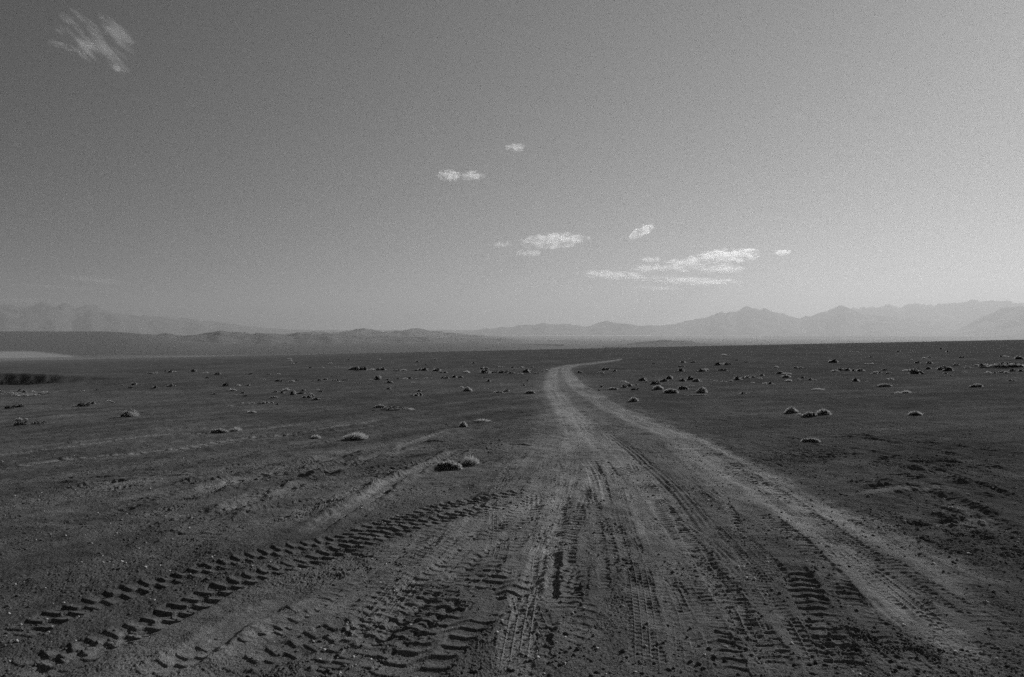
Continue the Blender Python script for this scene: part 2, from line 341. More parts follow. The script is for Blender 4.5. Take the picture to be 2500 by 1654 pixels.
def build_ground():
    R, A = np.meshgrid(RAD, AZ, indexing='ij')
    X, Y = R * np.sin(A), R * np.cos(A)
    Z = macro(X, Y)
    drow = np.gradient(RAD)
    dust = np.zeros((NR, NA), np.float32)
    churn = np.zeros((NR, NA), np.float32)
    smooth = np.zeros((NR, NA), np.float32)
    dz = np.zeros((NR, NA), np.float32)
    jit = np.zeros((NR, NA), np.float32)
    n_near = int(np.searchsorted(RAD, 130.0))
    n_fine = int(np.searchsorted(RAD, 40.0))
    # ragged edges for every print
    sl = np.s_[:n_fine, :NF]
    wob1 = np.zeros((NR, NA), np.float32)
    wob2 = np.zeros((NR, NA), np.float32)
    wob1[sl] = noise(X[sl] * 14, Y[sl] * 14, 21)
    wob2[sl] = noise(X[sl] * 3.1, Y[sl] * 3.1, 22)
    for ti, (T, q) in enumerate(zip(TRACKS, PRE)):
        hw = T['hw']
        reach = hw * 1.5 + 0.12
        cr = np.hypot(q[:, 0], q[:, 1])
        ca = np.arctan2(q[:, 0], q[:, 1])
        seglen = np.hypot(np.diff(q[:, 0]), np.diff(q[:, 1]))
        cum = np.concatenate([[0], np.cumsum(seglen)])
        i0 = max(int(np.searchsorted(RAD, max(cr.min() - reach, 0.5))) - 1, 0)
        i1 = min(int(np.searchsorted(RAD, cr.max() + reach)) + 1, n_near)
        if i1 <= i0:
            continue
        D = np.full((i1 - i0, NF), 1e9, np.float32)
        S = np.zeros_like(D)
        U = np.zeros_like(D)
        jmin, jmax = NF, 0
        for k in range(len(q) - 1):
            a, b = q[k], q[k + 1]
            l2 = float(np.dot(b - a, b - a))
            if l2 < 1e-12:
                continue
            r0, r1 = min(cr[k], cr[k + 1]) - reach, max(cr[k], cr[k + 1]) + reach
            if r1 < 2.0:
                continue
            da = reach / max(r0, 1.2)
            j0 = int(np.searchsorted(AZF, min(ca[k], ca[k + 1]) - da))
            j1 = int(np.searchsorted(AZF, max(ca[k], ca[k + 1]) + da))
            k0 = max(int(np.searchsorted(RAD, max(r0, 0.5))) - 1, i0)
            k1 = min(int(np.searchsorted(RAD, r1)) + 1, i1)
            if j1 <= j0 or k1 <= k0:
                continue
            jmin, jmax = min(jmin, j0), max(jmax, j1)
            px = X[k0:k1, j0:j1] - a[0]
            py = Y[k0:k1, j0:j1] - a[1]
            dx, dy = b - a
            t = np.clip((px * dx + py * dy) / l2, 0, 1)
            ex, ey = px - t * dx, py - t * dy
            d = np.hypot(ex, ey)
            v = D[k0 - i0:k1 - i0, j0:j1]
            m = d < v
            v[m] = d[m]
            S[k0 - i0:k1 - i0, j0:j1][m] = (cum[k] + t * seglen[k])[m]
            U[k0 - i0:k1 - i0, j0:j1][m] = (d * np.sign(dx * py - dy * px))[m]
        if jmax <= jmin:
            continue
        big = np.s_[i0:i1, jmin:jmax]
        d, s, u = D[:, jmin:jmax], S[:, jmin:jmax], U[:, jmin:jmax]
        ok = d < reach
        if not ok.any():
            continue
        idx = np.nonzero(ok)
        d, s, u = d[idx], s[idx], u[idx]
        w1, w2 = wob1[big][idx], wob2[big][idx]
        dd = d + w1 * (0.012 + 0.03 * T['soft']) + w2 * hw * 0.3 * T['soft']
        m = 1 - sstep(hw * (1 - T['soft']), hw * 1.04, dd)
        ends = sstep(0, T['fade'], s) * sstep(0, T['fade'], cum[-1] - s)
        h = -T['depth'] * (0.65 if T.get('bank') else 0.3) * m
        if T.get('bank'):
            h = h * np.clip(0.55 + 1.1 * noise(s * 4.0, u * 6.0, 200 + ti) + 0.5 * w1, 0.0, 1.2)
        if T['berm']:
            h = h + T['berm'] * 0.4 * np.exp(-((dd - hw * 1.12) / (hw * 0.28 + 0.02)) ** 2) * (0.7 + 0.8 * w2)
        if T['kind']:
            amp = np.ones_like(s)
            if T['patch'] > 0:
                pn = noise(s * 1.6, u * 3.0, 60 + ti) + 0.5 * noise(s * 5, u * 9, 90 + ti)
                amp = sstep(T['patch'] * 0.9 - 0.62, T['patch'] * 0.9 - 0.12, pn)
            tr = tread(T['kind'], s + w1 * 0.005 + w2 * 0.014, u / hw, T['pitch'])
            edge = 1 - sstep(hw * 0.9, hw * 1.02, d + w1 * 0.02)
            h = h + TREAD * T['th'] * tr * amp * edge * np.clip(0.95 + 0.45 * w2 + 0.2 * w1, 0.3, 1.4)
        smooth[big][idx] = np.maximum(smooth[big][idx], m * ends * max(T['smooth'], 0.97 if T['kind'] else 0))
        if T['churn'] > 0:
            churn[big][idx] = np.maximum(churn[big][idx], m * ends * T['churn'] * np.clip(0.8 + w2, 0, 1.5))
        if T['dust'] > 0:
            val = T['dust'] * m * ends
            if T['streak'] > 0:
                st = noise(s * 0.35, u / hw * 2.2, 130 + ti) * 0.5 + noise(s * 1.3, u / hw * 4.0, 150 + ti) * 0.4 + noise(s * 0.9, u * 1.6, 170 + ti) * 0.9
                val = val * np.clip(1 + T['streak'] * st * 1.3, 0, 1.35)
            h = h + (0.006 * noise(s * 0.3, u / hw * 4.0, 230 + ti) * m if T['streak'] > 0 else 0)
            old = dust[big][idx]
            dust[big][idx] = old + val * (1 - np.clip(old, 0, 1)) * (0.9 if old is not None else 1)
        dz[big][idx] += (h * ends).astype(np.float32)
    # rough desert floor; an octave stops where the sheet grows too coarse to carry it
    spacing = np.maximum(drow, RAD / 1500.0)

    def octave(freq, amp, seed, keep=0.0, warp=None):
        wl = 1.0 / freq
        wt = 1 - sstep(0.32, 0.7, spacing / wl)
        n = int(np.searchsorted(-wt, -1e-3))
        n = max(min(n, NR), 1)
        w = (wt[:n, None]).astype(np.float32)
        v = noise(X[:n, :NF] * freq, Y[:n, :NF] * freq, seed)
        return n, v * w * amp

    patchy = 0.55 + 0.6 * noise(X[:n_near, :NF] * 0.7, Y[:n_near, :NF] * 0.7, 30)
    patchy = np.clip(patchy, 0.3, 1.3)
    for freq, amp, seed in [(1.6, 0.016, 31), (4.1, 0.011, 32), (9.0, 0.0075, 33), (19.0, 0.007, 34), (37.0, 0.008, 35), (66.0, 0.0085, 36)]:
        n, v = octave(freq, amp, seed)
        n = min(n, n_near)
        rough = 1 - 0.86 * np.clip(smooth[:n, :NF], 0, 1)
        if freq > 6:
            v = v[:n] * rough * (patchy[:n] + 1.1 * churn[:n, :NF])
            v = amp * 0.35 - np.abs(v) * 1.3 if freq > 15 else np.where(v > 0, v * 1.35, v * 0.8)
        else:
            v = v[:n] * (0.45 + 0.55 * rough)
        dz[:n, :NF] += v.astype(np.float32)
    # low wind streaks further out
    n0 = int(np.searchsorted(RAD, 10.0))
    n1 = int(np.searchsorted(RAD, 160.0))
    wv = noise(X[n0:n1, :NF] * 0.9, Y[n0:n1, :NF] * 1.6, 44) * 0.03 * sstep(10, 24, R[n0:n1, :NF]) * (1 - sstep(90, 150, R[n0:n1, :NF]))
    xs, ys = X[n0:n1, :NF], Y[n0:n1, :NF]
    wv = wv * (1 - 0.9 * ((xs < -22) & (ys > 38) & (ys < 62)))
    dz[n0:n1, :NF] += (wv * (1 - 0.8 * smooth[n0:n1, :NF])).astype(np.float32)
    Z = Z + dz
    # pale clay pans and gravel fans of the basin
    azd = np.degrees(A)
    azd = np.where(azd > 180, azd - 360, azd)
    fr = noise(X * 0.0007, Y * 0.0016, 50) * 500
    pan = sstep(3300, 3900, R + fr * 0.4) * (1 - sstep(4800, 5000, R + fr * 0.3)) * (0.26 + 0.2 * noise(X * 0.0012, Y * 0.003, 51))
    bright = 0.9 * sstep(4680, 4780, R + fr * 0.2) * (1 - sstep(-34.2, -33.0, azd + fr * 0.002 + (R - 5000) * 0.0022)) * (1 - sstep(5450, 5600, R + fr * 0.3))
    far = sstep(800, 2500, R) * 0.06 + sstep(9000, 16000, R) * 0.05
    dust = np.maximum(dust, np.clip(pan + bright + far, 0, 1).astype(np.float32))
    # natural patchiness of the plain
    dn = 0.09 * noise(X * 0.09, Y * 0.09, 55) + 0.09 * noise(X * 0.4, Y * 0.4, 56) + 0.07 * noise(X * 1.3, Y * 1.3, 57) * (R < 60)
    dust = dust + dn * (R < 2500)
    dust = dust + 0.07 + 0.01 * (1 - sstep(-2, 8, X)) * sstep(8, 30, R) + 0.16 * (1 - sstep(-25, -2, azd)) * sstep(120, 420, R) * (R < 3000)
    fl = (1 - sstep(-0.5, 2.5, X - 0.1 * Y)) * (1 - sstep(22, 40, R))
    dust = dust + fl * (0.17 * noise((X * 0.8 - Y * 0.6) * 1.3, (X * 0.6 + Y * 0.8) * 0.14, 58) + 0.11 * noise((X * 0.8 - Y * 0.6) * 3.4, (X * 0.6 + Y * 0.8) * 0.3, 59) + 0.02)
    fr2 = sstep(0.5, 3.0, X - 0.15 * Y) * (1 - sstep(25, 50, R))
    dust = dust + fr2 * (0.12 * noise((Y - 0.25 * X) * 1.1, (X + 0.25 * Y) * 0.2, 61) + 0.08 * noise((Y - 0.25 * X) * 3.0, (X + 0.25 * Y) * 0.5, 62))
    # gravelly darker ground off to the right, a finer paler belt around the junction of tracks
    dust = dust + 0.16 * np.exp(-((X + 0.3) / 2.6) ** 2 - ((Y - 6.0) / 4.5) ** 2)
    co = np.stack([X.ravel(), Y.ravel(), Z.ravel()], 1).astype(np.float32)
    i = np.arange(NR - 1)[:, None] * NA
    j = np.arange(NA)[None, :]
    jn = (j + 1) % NA
    quads = np.stack([i + j, i + NA + j, i + NA + jn, i + jn], -1).reshape(-1, 4)
    me = np_mesh('ground', co, quads, smooth=True)
    at = me.attributes.new('dust', 'FLOAT', 'POINT')
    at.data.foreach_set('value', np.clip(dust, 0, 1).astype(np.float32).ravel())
    o = bpy.data.objects.new('ground', me)
    COL.objects.link(o)
    o['kind'] = 'structure'
    o['label'] = 'dark gravelly desert plain criss-crossed by pale vehicle tracks'
    return o, Z


def np_mesh(name, co, faces, smooth=False):
    """faces: int array (n, 3 or 4)"""
    me = bpy.data.meshes.new(name)
    co = np.ascontiguousarray(co, np.float32)
    faces = np.ascontiguousarray(faces, np.int32)
    nf, k = faces.shape
    me.vertices.add(len(co))
    me.vertices.foreach_set('co', co.ravel())
    me.loops.add(nf * k)
    me.loops.foreach_set('vertex_index', faces.ravel())
    me.polygons.add(nf)
    me.polygons.foreach_set('loop_start', np.arange(0, nf * k, k, dtype=np.int32))
    if smooth:
        me.polygons.foreach_set('use_smooth', np.ones(nf, bool))
    me.update(calc_edges=True)
    return me


# ------------------------------------------------------------------ materials
def mat(name):
    m = bpy.data.materials.new(name)
    m.use_nodes = True
    nt = m.node_tree
    for n in list(nt.nodes):
        nt.nodes.remove(n)
    return m, nt, nt.nodes, nt.links


def grey(nodes, v):
    return (v, v, v, 1)


def ramp(nodes, stops, interp='LINEAR'):
    n = nodes.new('ShaderNodeValToRGB')
    n.color_ramp.interpolation = interp
    e = n.color_ramp.elements
    while len(e) < len(stops):
        e.new(0.5)
    for k, (p, v) in enumerate(stops):
        e[k].position = p
        e[k].color = (v, v, v, 1)
    return n


def mth(nodes, links, op, a, b=None, c=None):
    n = nodes.new('ShaderNodeMath')
    n.operation = op
    for k, v in enumerate((a, b, c)):
        if v is None:
            continue
        if isinstance(v, (int, float)):
            n.inputs[k].default_value = v
        else:
            links.new(v, n.inputs[k])
    return n.outputs[0]


def noise_node(nodes, links, vec, scale, detail=4, rough=0.6):
    n = nodes.new('ShaderNodeTexNoise')
    n.inputs['Scale'].default_value = scale
    n.inputs['Detail'].default_value = detail
    n.inputs['Roughness'].default_value = rough
    links.new(vec, n.inputs['Vector'])
    return n.outputs['Fac']


def ground_material():
    m, nt, N, L = mat('desert_soil')
    out = N.new('ShaderNodeOutputMaterial')
    b = N.new('ShaderNodeBsdfPrincipled')
    b.inputs['Roughness'].default_value = 0.95
    b.inputs['Specular IOR Level'].default_value = 0.0
    b.inputs['Diffuse Roughness'].default_value = 0.15
    L.new(b.outputs[0], out.inputs[0])
    tc = N.new('ShaderNodeTexCoord')
    at = N.new('ShaderNodeAttribute')
    at.attribute_name = 'dust'
    fine = noise_node(N, L, tc.outputs['Object'], 55, 5, 0.7)
    mid = noise_node(N, L, tc.outputs['Object'], 6, 4, 0.65)
    big = noise_node(N, L, tc.outputs['Object'], 0.35, 4, 0.6)
    v = mth(N, L, 'MULTIPLY_ADD', fine, 1.3, 0.35)
    v2 = mth(N, L, 'MULTIPLY_ADD', mid, 0.9, 0.55)
    v3 = mth(N, L, 'MULTIPLY_ADD', big, 0.7, 0.65)
    v = mth(N, L, 'MULTIPLY', mth(N, L, 'MULTIPLY', v, v2), v3)
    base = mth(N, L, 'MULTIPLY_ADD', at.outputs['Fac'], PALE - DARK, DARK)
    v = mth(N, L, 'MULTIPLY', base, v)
    # scattered dark pebbles in the skin of the soil
    vo = N.new('ShaderNodeTexVoronoi')
    vo.inputs['Scale'].default_value = 38
    L.new(tc.outputs['Object'], vo.inputs['Vector'])
    peb = ramp(N, [(0.12, 0.55), (0.3, 1.0)])
    L.new(vo.outputs['Distance'], peb.inputs[0])
    pk = mth(N, L, 'MAXIMUM', peb.outputs[0], at.outputs['Fac'])
    v = mth(N, L, 'MULTIPLY', v, pk)
    cc = N.new('ShaderNodeCombineColor')
    for k in range(3):
        L.new(v, cc.inputs[k])
    L.new(cc.outputs[0], b.inputs['Base Color'])
    bu = N.new('ShaderNodeBump')
    bu.inputs['Strength'].default_value = 0.9
    bu.inputs['Distance'].default_value = 0.014
    h = mth(N, L, 'ADD', fine, mth(N, L, 'MULTIPLY', noise_node(N, L, tc.outputs['Object'], 160, 3, 0.7), 0.4))
    L.new(h, bu.inputs['Height'])
    bu2 = N.new('ShaderNodeBump')
    bu2.inputs['Strength'].default_value = 0.5
    bu2.inputs['Distance'].default_value = 0.12
    L.new(noise_node(N, L, tc.outputs['Object'], 3.2, 6, 0.65), bu2.inputs['Height'])
    L.new(bu.outputs[0], bu2.inputs['Normal'])
    L.new(bu2.outputs[0], b.inputs['Normal'])
    return m


def rock_material(name, value, scale):
    m, nt, N, L = mat(name)
    out = N.new('ShaderNodeOutputMaterial')
    b = N.new('ShaderNodeBsdfPrincipled')
    b.inputs['Roughness'].default_value = 1.0
    b.inputs['Specular IOR Level'].default_value = 0.05
    L.new(b.outputs[0], out.inputs[0])
    tc = N.new('ShaderNodeTexCoord')
    f = noise_node(N, L, tc.outputs['Object'], scale, 6, 0.65)
    v = mth(N, L, 'MULTIPLY', mth(N, L, 'MULTIPLY_ADD', f, 1.2, 0.4), value)
    cc = N.new('ShaderNodeCombineColor')
    for k in range(3):
        L.new(v, cc.inputs[k])
    L.new(cc.outputs[0], b.inputs['Base Color'])
    bu = N.new('ShaderNodeBump')
    bu.inputs['Strength'].default_value = 0.8
    bu.inputs['Distance'].default_value = 0.25 / scale
    L.new(f, bu.inputs['Height'])
    L.new(bu.outputs[0], b.inputs['Normal'])
    return m


def plant_material(name, value, trans, spread=0.5):
    m, nt, N, L = mat(name)
    out = N.new('ShaderNodeOutputMaterial')
    d = N.new('ShaderNodeBsdfDiffuse')
    t = N.new('ShaderNodeBsdfTranslucent')
    mx = N.new('ShaderNodeMixShader')
    mx.inputs[0].default_value = trans
    tc = N.new('ShaderNodeTexCoord')
    f = noise_node(N, L, tc.outputs['Object'], 9, 2, 0.5)
    v = mth(N, L, 'MULTIPLY', mth(N, L, 'MULTIPLY_ADD', f, spread * 2, 1 - spread), value)
    cc = N.new('ShaderNodeCombineColor')
    for k in range(3):
        L.new(v, cc.inputs[k])
    L.new(cc.outputs[0], d.inputs[0])
    L.new(cc.outputs[0], t.inputs[0])
    L.new(d.outputs[0], mx.inputs[1])
    L.new(t.outputs[0], mx.inputs[2])
    L.new(mx.outputs[0], out.inputs[0])
    return m


DARK, PALE = 0.088, 0.31
M_GROUND = ground_material()
M_STONE = rock_material('dark_stone', 0.09, 30)
M_STONE_PALE = rock_material('pale_stone', 0.4, 30)
M_HILL = rock_material('hill_rock', 0.12, 0.004)
M_HILL_DARK = rock_material('dark_hill_rock', 0.045, 0.004)
M_MTN = rock_material('mountain_rock', 0.14, 0.0015)
M_TWIG = plant_material('dry_straw_twigs', 0.52, 0.55)
M_CORE = plant_material('shrub_shade_core', 0.035, 0.0)  # near-black: the shaded inside of the shrubs put into the colour
M_MOUND = rock_material('blown_sand', 0.08, 20)

ground, GZ = build_ground()
ground.data.materials.append(M_GROUND)


def surf(x, y):
    """height of the finished sheet at a point (bilinear on the polar grid)"""
    r = math.hypot(x, y)
    a = math.atan2(x, y)
    i = min(max(int(np.searchsorted(RAD, r)) - 1, 0), NR - 2)
    j = min(max(int(np.searchsorted(AZF, a)) - 1, 0), NF - 2)
    fr = (r - RAD[i]) / (RAD[i + 1] - RAD[i])
    fa = min(max((a - AZF[j]) / (AZF[j + 1] - AZF[j]), 0), 1)
    return float((GZ[i, j] * (1 - fa) + GZ[i, j + 1] * fa) * (1 - fr) + (GZ[i + 1, j] * (1 - fa) + GZ[i + 1, j + 1] * fa) * fr)


# ------------------------------------------------------------------ hills and mountains
def terrain_range(name, label, pts, dist, depth, base, rough, seed, mat_, azpad=0.0, nu=130, na=900):
    """pts: crest line in photo pixels; a ridge of real depth at its own distance, crest reaching that line"""
    P = np.array(pts, float)
    azs = np.arctan((P[:, 0] - CX) / FP)
    el = np.array([ray(px, py)[1] for px, py in pts]) * np.cos(azs)
    a = np.linspace(azs[0] - azpad, azs[-1] + azpad, na)
    e = np.interp(a, azs, el)
    k = np.ones(5) / 5
    e = np.convolve(np.pad(e, 2, mode='edge'), k, 'valid')
    u = np.linspace(-1, 1, nu)
    A, U = np.meshgrid(a, u, indexing='ij')
    Rr = dist + U * depth + noise(A * 40, A * 0 + seed, seed) * depth * 0.15
    X, Y = Rr * np.sin(A), Rr * np.cos(A)
    H = np.maximum(CAM_H + e[:, None] * dist - base, 1.0)
    sc = 1.0 / (depth * 0.55)
    rd = np.zeros_like(X)
    amp, f, tot = 1.0, sc, 0.0
    for o in range(7):
        rd += amp * (1 - 2 * np.abs(noise(X * f, Y * f, seed + o)))
        tot += amp
        amp *= 0.55
        f *= 2.15
    rd = rd / tot
    prof = np.clip(1 - np.abs(U) ** 1.6, 0, 1)
    Z = base - 6 + H * prof * np.clip(1 + rough * (rd - 0.74), 0.2, 1.06)
    co = np.stack([X.ravel(), Y.ravel(), Z.ravel()], 1)
    i = np.arange(na - 1)[:, None] * nu
    j = np.arange(nu - 1)[None, :]
    q = np.stack([i + j, i + j + 1, i + nu + j + 1, i + nu + j], -1).reshape(-1, 4)
    me = np_mesh(name, co, q, smooth=False)
    me.materials.append(mat_)
    o = bpy.data.objects.new(name, me)
    COL.objects.link(o)
    o['kind'] = 'structure'
    o['label'] = label
    return o


def zz(z, pts):
    return [zpt(z, *p) for p in pts]


terrain_range('mountain_range', 'hazy high mountain range far off beyond the dark plain',
              [(-330, 735)] + zz(Z1, [(-400, 240), (-150, 215), (0, 228), (60, 232), (150, 250), (230, 240), (300, 226), (380, 232), (450, 225), (520, 245), (620, 240), (700, 262), (780, 280), (900, 315), (980, 312), (1050, 308), (1180, 325), (1300, 335), (1420, 350), (1600, 372), (1800, 392), (2000, 405), (2200, 410)]),
              47000, 7000, -20, 0.4, 201, M_MTN, azpad=0.22)
terrain_range('mountain_range', 'faint low mountains where the road points',
              zz(Z2, [(700, 452), (850, 425), (1000, 402), (1100, 392), (1200, 385), (1300, 378), (1400, 365), (1500, 360), (1600, 370), (1700, 385), (1780, 365), (1840, 350), (1950, 360), (2100, 385), (2250, 375), (2370, 365), (2500, 372), (2700, 400)]),
              44000, 6000, -80, 0.6, 211, M_MTN)
terrain_range('mountain_range', 'pale rounded mountain range rising behind the plain edge',
              zz(Z3, [(-200, 440), (0, 360), (100, 340), (200, 318), (280, 282), (400, 270), (470, 258), (600, 265), (700, 290), (800, 318), (850, 322), (900, 320), (950, 300), (1000, 270), (1090, 252), (1160, 262), (1250, 278), (1400, 300), (1600, 330), (1900, 380), (2200, 430)]),
              43000, 6000, -100, 0.4, 221, M_MTN)
terrain_range('mountain_range', 'faintest long level mountain ridge behind the rounded range',
              zz(Z3, [(950, 300), (1090, 262), (1250, 246), (1400, 232), (1500, 236), (1600, 240), (1800, 235), (1900, 220), (2050, 210), (2200, 205), (2370, 215), (2600, 205), (2900, 230), (3300, 260)]),
              52000, 6000, -100, 0.4, 231, M_MTN)
terrain_range('mountain_range', 'nearer hazy mountain shoulder running out of the frame',
              zz(Z3, [(1750, 470), (1850, 430), (1950, 390), (2100, 310), (2180, 280), (2250, 256), (2370, 240), (2600, 200), (2900, 190), (3300, 240)]),
              37000, 5500, -110, 0.45, 241, M_MTN, azpad=0.2)
terrain_range('hill_range', 'second low rocky hill line behind the dark hills',
              zz(Z2, [(-900, 452), (-600, 440), (-300, 428), (0, 415), (120, 402), (200, 398), (300, 400), (400, 394), (480, 397), (550, 400), (620, 412), (700, 418), (780, 430), (850, 438), (1000, 450), (1150, 462), (1300, 485), (1450, 505), (1650, 520)]),
              19000, 2600, -160, 0.6, 251, M_HILL)
terrain_range('hill_range', 'dark craggy low hills at the near side of the basin',
              zz(Z1, [(700, 500), (830, 462), (900, 466), (1000, 440), (1060, 446), (1150, 434), (1220, 446), (1300, 440), (1380, 436), (1450, 430), (1520, 418), (1580, 428), (1640, 424), (1720, 432), (1800, 430), (1900, 440), (1960, 444), (2050, 428), (2090, 432), (2150, 436), (2260, 430), (2370, 436), (2420, 444), (2560, 452), (2660, 450), (2800, 454), (2950, 446), (3020, 462), (3140, 466), (3300, 464), (3440, 466), (3580, 480), (3680, 500), (3790, 515), (3900, 530)]),
              12000, 1900, -150, 0.5, 261, M_HILL, na=1300, nu=130)
terrain_range('hill_range', 'small low dark hill just above the plain edge',
              zz(Z2, [(1820, 535), (1900, 520), (2000, 500), (2080, 490), (2150, 484), (2230, 478), (2300, 480), (2370, 482), (2450, 490), (2600, 500), (2740, 512), (2850, 525), (2950, 535)]),
              9800, 900, -165, 0.55, 271, M_HILL_DARK)

# ------------------------------------------------------------------ shrubs
def blades(n, R, H, seed, wide, lean=0.0, lobes=None, curl=0.25, fill=0.55):
    """a cushion of dry twigs: tapering bent slivers from the root crown out to a dome"""
    g = np.random.default_rng(seed)
    V, F = [], []
    lobes = lobes or [(0, 0, 1.0)]
    for k in range(n):
        lx, ly, ls = lobes[g.integers(len(lobes))]
        th = g.random() * 2 * np.pi
        ph = np.arccos(1 - g.random() * 0.97)
        dirv = np.array([np.sin(ph) * np.cos(th), np.sin(ph) * np.sin(th), np.cos(ph)])
        k1 = 0.68 + 0.42 * g.random() ** 1.3
        tip = np.array([lx, ly, 0.0]) + dirv * np.array([R * ls, R * ls, H * ls]) * k1
        s0 = g.random() * fill
        root = np.array([lx, ly, 0.0]) + (tip - np.array([lx, ly, 0.0])) * s0 * np.array([1, 1, 0.8])
        mid = (root + tip) / 2 + np.array([0, 0, curl * R * (0.2 + 0.4 * g.random())]) * (1 - dirv[2])
        ax = np.cross(dirv, g.normal(size=3))
        ax = ax / (np.linalg.norm(ax) + 1e-9) * wide * (0.6 + 0.8 * g.random())
        b = len(V)
        V += [root - ax * 0.6, root + ax * 0.6, mid + ax, mid - ax, tip + ax * 0.15, tip - ax * 0.15]
        F += [(b, b + 1, b + 2, b + 3), (b + 3, b + 2, b + 4, b + 5)]
        # two side sprigs near the tip
        for q in range(2):
            d2 = dirv + g.normal(size=3) * 0.55
            d2[2] = abs(d2[2]) * 0.9
            p0 = mid + (tip - mid) * (0.2 + 0.6 * g.random())
            p1 = p0 + d2 / np.linalg.norm(d2) * R * ls * (0.14 + 0.14 * g.random())
            p1[2] = max(p1[2], 0.01 * R)
            b = len(V)
            a2 = ax * 0.7
            V += [p0 - a2, p0 + a2, p1 + a2 * 0.2, p1 - a2 * 0.2]
            F += [(b, b + 1, b + 2, b + 3)]
    return np.array(V), np.array(F)


def dome(R, H, seed, lobes=None, seg=16, rings=6, rough=0.34, down=0.12):
    V, F = [], []
    for lx, ly, ls in (lobes or [(0, 0, 1.0)]):
        b = len(V)
        for i in range(rings):
            ph = (math.pi / 2) * (i / (rings - 1)) * 0.98 + 0.02
            for j in range(seg):
                th = 2 * math.pi * j / seg
                n = 1 + rough * float(noise(np.array([math.cos(th) * 1.7 + seed]), np.array([math.sin(th) * 1.7 + ph * 1.5]), seed)[0]) * 2
                V.append((lx + R * ls * n * math.sin(ph) * math.cos(th), ly + R * ls * n * math.sin(ph) * math.sin(th), H * ls * n * math.cos(ph) - down * H * (i == rings - 1)))
        for i in range(rings - 1):
            for j in range(seg):
                j2 = (j + 1) % seg
                F.append((b + i * seg + j, b + i * seg + j2, b + (i + 1) * seg + j2, b + (i + 1) * seg + j))
    return np.array(V), np.array(F)


def join(parts):
    co, fs, mi, off = [], [], [], 0
    for k, (v, f) in enumerate(parts):
        co.append(v)
        fs.append(f + off)
        mi.append(np.full(len(f), k))
        off += len(v)
    return np.concatenate(co), np.concatenate(fs), np.concatenate(mi)


LOBES = {
    'round': [(0, 0, 1.0)],
    'wide': [(-0.45, 0.05, 0.62), (0.1, -0.06, 0.7), (0.52, 0.04, 0.55)],
    'long': [(-0.75, 0.0, 0.32), (-0.4, 0.08, 0.42), (0.0, -0.04, 0.46), (0.4, 0.05, 0.44), (0.72, 0.0, 0.34)],
    'wispy': [(-0.3, 0, 0.6), (0.25, 0.1, 0.8)],
    'tuft': [(0, 0, 1.0)],
}
HGT = {'round': 0.95, 'wide': 1.0, 'long': 0.95, 'wispy': 0.95, 'tuft': 0.75}

FAR_SIZE = 1.55
NEAR, FAR = {}, {}
for si, kind in enumerate(LOBES):
    lob = LOBES[kind]
    h = HGT[kind]
    n_b = {'round': 1500, 'wide': 1900, 'long': 2400, 'wispy': 1500, 'tuft': 900}[kind]
    v, f = blades(n_b, 1.0, h, 300 + si, 0.009 if kind != 'wispy' else 0.008, lobes=lob)
    me = np_mesh('twigs', v, f)
    me.materials.append(M_TWIG)
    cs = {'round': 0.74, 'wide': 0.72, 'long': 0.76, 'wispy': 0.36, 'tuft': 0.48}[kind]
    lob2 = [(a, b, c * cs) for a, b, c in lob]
    v, f = dome(1.0, h, 340 + si, lob2)  # solid dome added inside the twigs to block light and darken the body
    mc = np_mesh('shade_core', v, f, smooth=True)
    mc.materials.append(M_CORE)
    v, f = dome(1.15, 0.14, 360 + si, [(a, b, max(c, 0.6)) for a, b, c in lob], down=1.2, rough=0.12)
    mm = np_mesh('sand_mound', v, f, smooth=True)
    mm.materials.append(M_MOUND)
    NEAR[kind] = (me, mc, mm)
    for q in range(4):
        gl = np.random.default_rng(500 + si * 7 + q)
        if kind == 'long':
            lobq = lob
        else:
            lobq = [(gl.uniform(-0.6, 0.6), gl.uniform(-0.45, 0.45), gl.uniform(0.3, 0.62)) for _ in range(gl.integers(2, 5))] + ([(0, 0, 0.75)] if kind in ('round', 'tuft') else [])
        p1 = blades(210 if kind != 'long' else 340, 1.0, h, 400 + si * 3 + q, 0.032, lobes=lobq)
        p2 = dome(1.0, h, 440 + si * 3 + q, [(a, b, c * cs) for a, b, c in lobq], seg=10, rings=4)  # the same added light-blocking dome, coarser for far shrubs
        v, f, mi = join([p1, p2])
        mf = np_mesh('desert_shrub', v, f)
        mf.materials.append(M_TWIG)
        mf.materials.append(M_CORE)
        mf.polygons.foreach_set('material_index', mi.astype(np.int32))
        FAR[(kind, q)] = mf


def place_shrub(px, py, wpx, kind, label, group, near=False, hfac=1.0):
    x, y = ground_pt(px, py)
    R = 1.12 * wpx / 2 / FP * y
    rr = RNG.random()
    rad = R * 0.55
    y += rad
    x *= (y / (y - rad))
    z = surf(x, y) - 0.03 * R
    rz = RNG.uniform(-0.5, 0.5) + (math.pi if RNG.random() < 0.5 else 0)
    sc = (R, R * RNG.uniform(0.6, 1.1), R * RNG.uniform(0.75, 1.15) * hfac)
    if near:
        o = bpy.data.objects.new('desert_shrub', None)
        o.empty_display_size = 0.1
        COL.objects.link(o)
        for nm, me in zip(('twigs', 'shade_core', 'sand_mound'), NEAR[kind]):
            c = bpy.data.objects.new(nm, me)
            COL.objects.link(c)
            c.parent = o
    else:
        o = bpy.data.objects.new('desert_shrub', FAR[(kind, int(rr * 4) % 4)])
        COL.objects.link(o)
    o.location = (x, y, z)
    o.rotation_euler = (0, 0, rz)
    if not near:
        sc = tuple(v * FAR_SIZE for v in sc)
    o.scale = sc
    o['label'] = label
    o['category'] = 'shrub'
    o['group'] = group
    return o


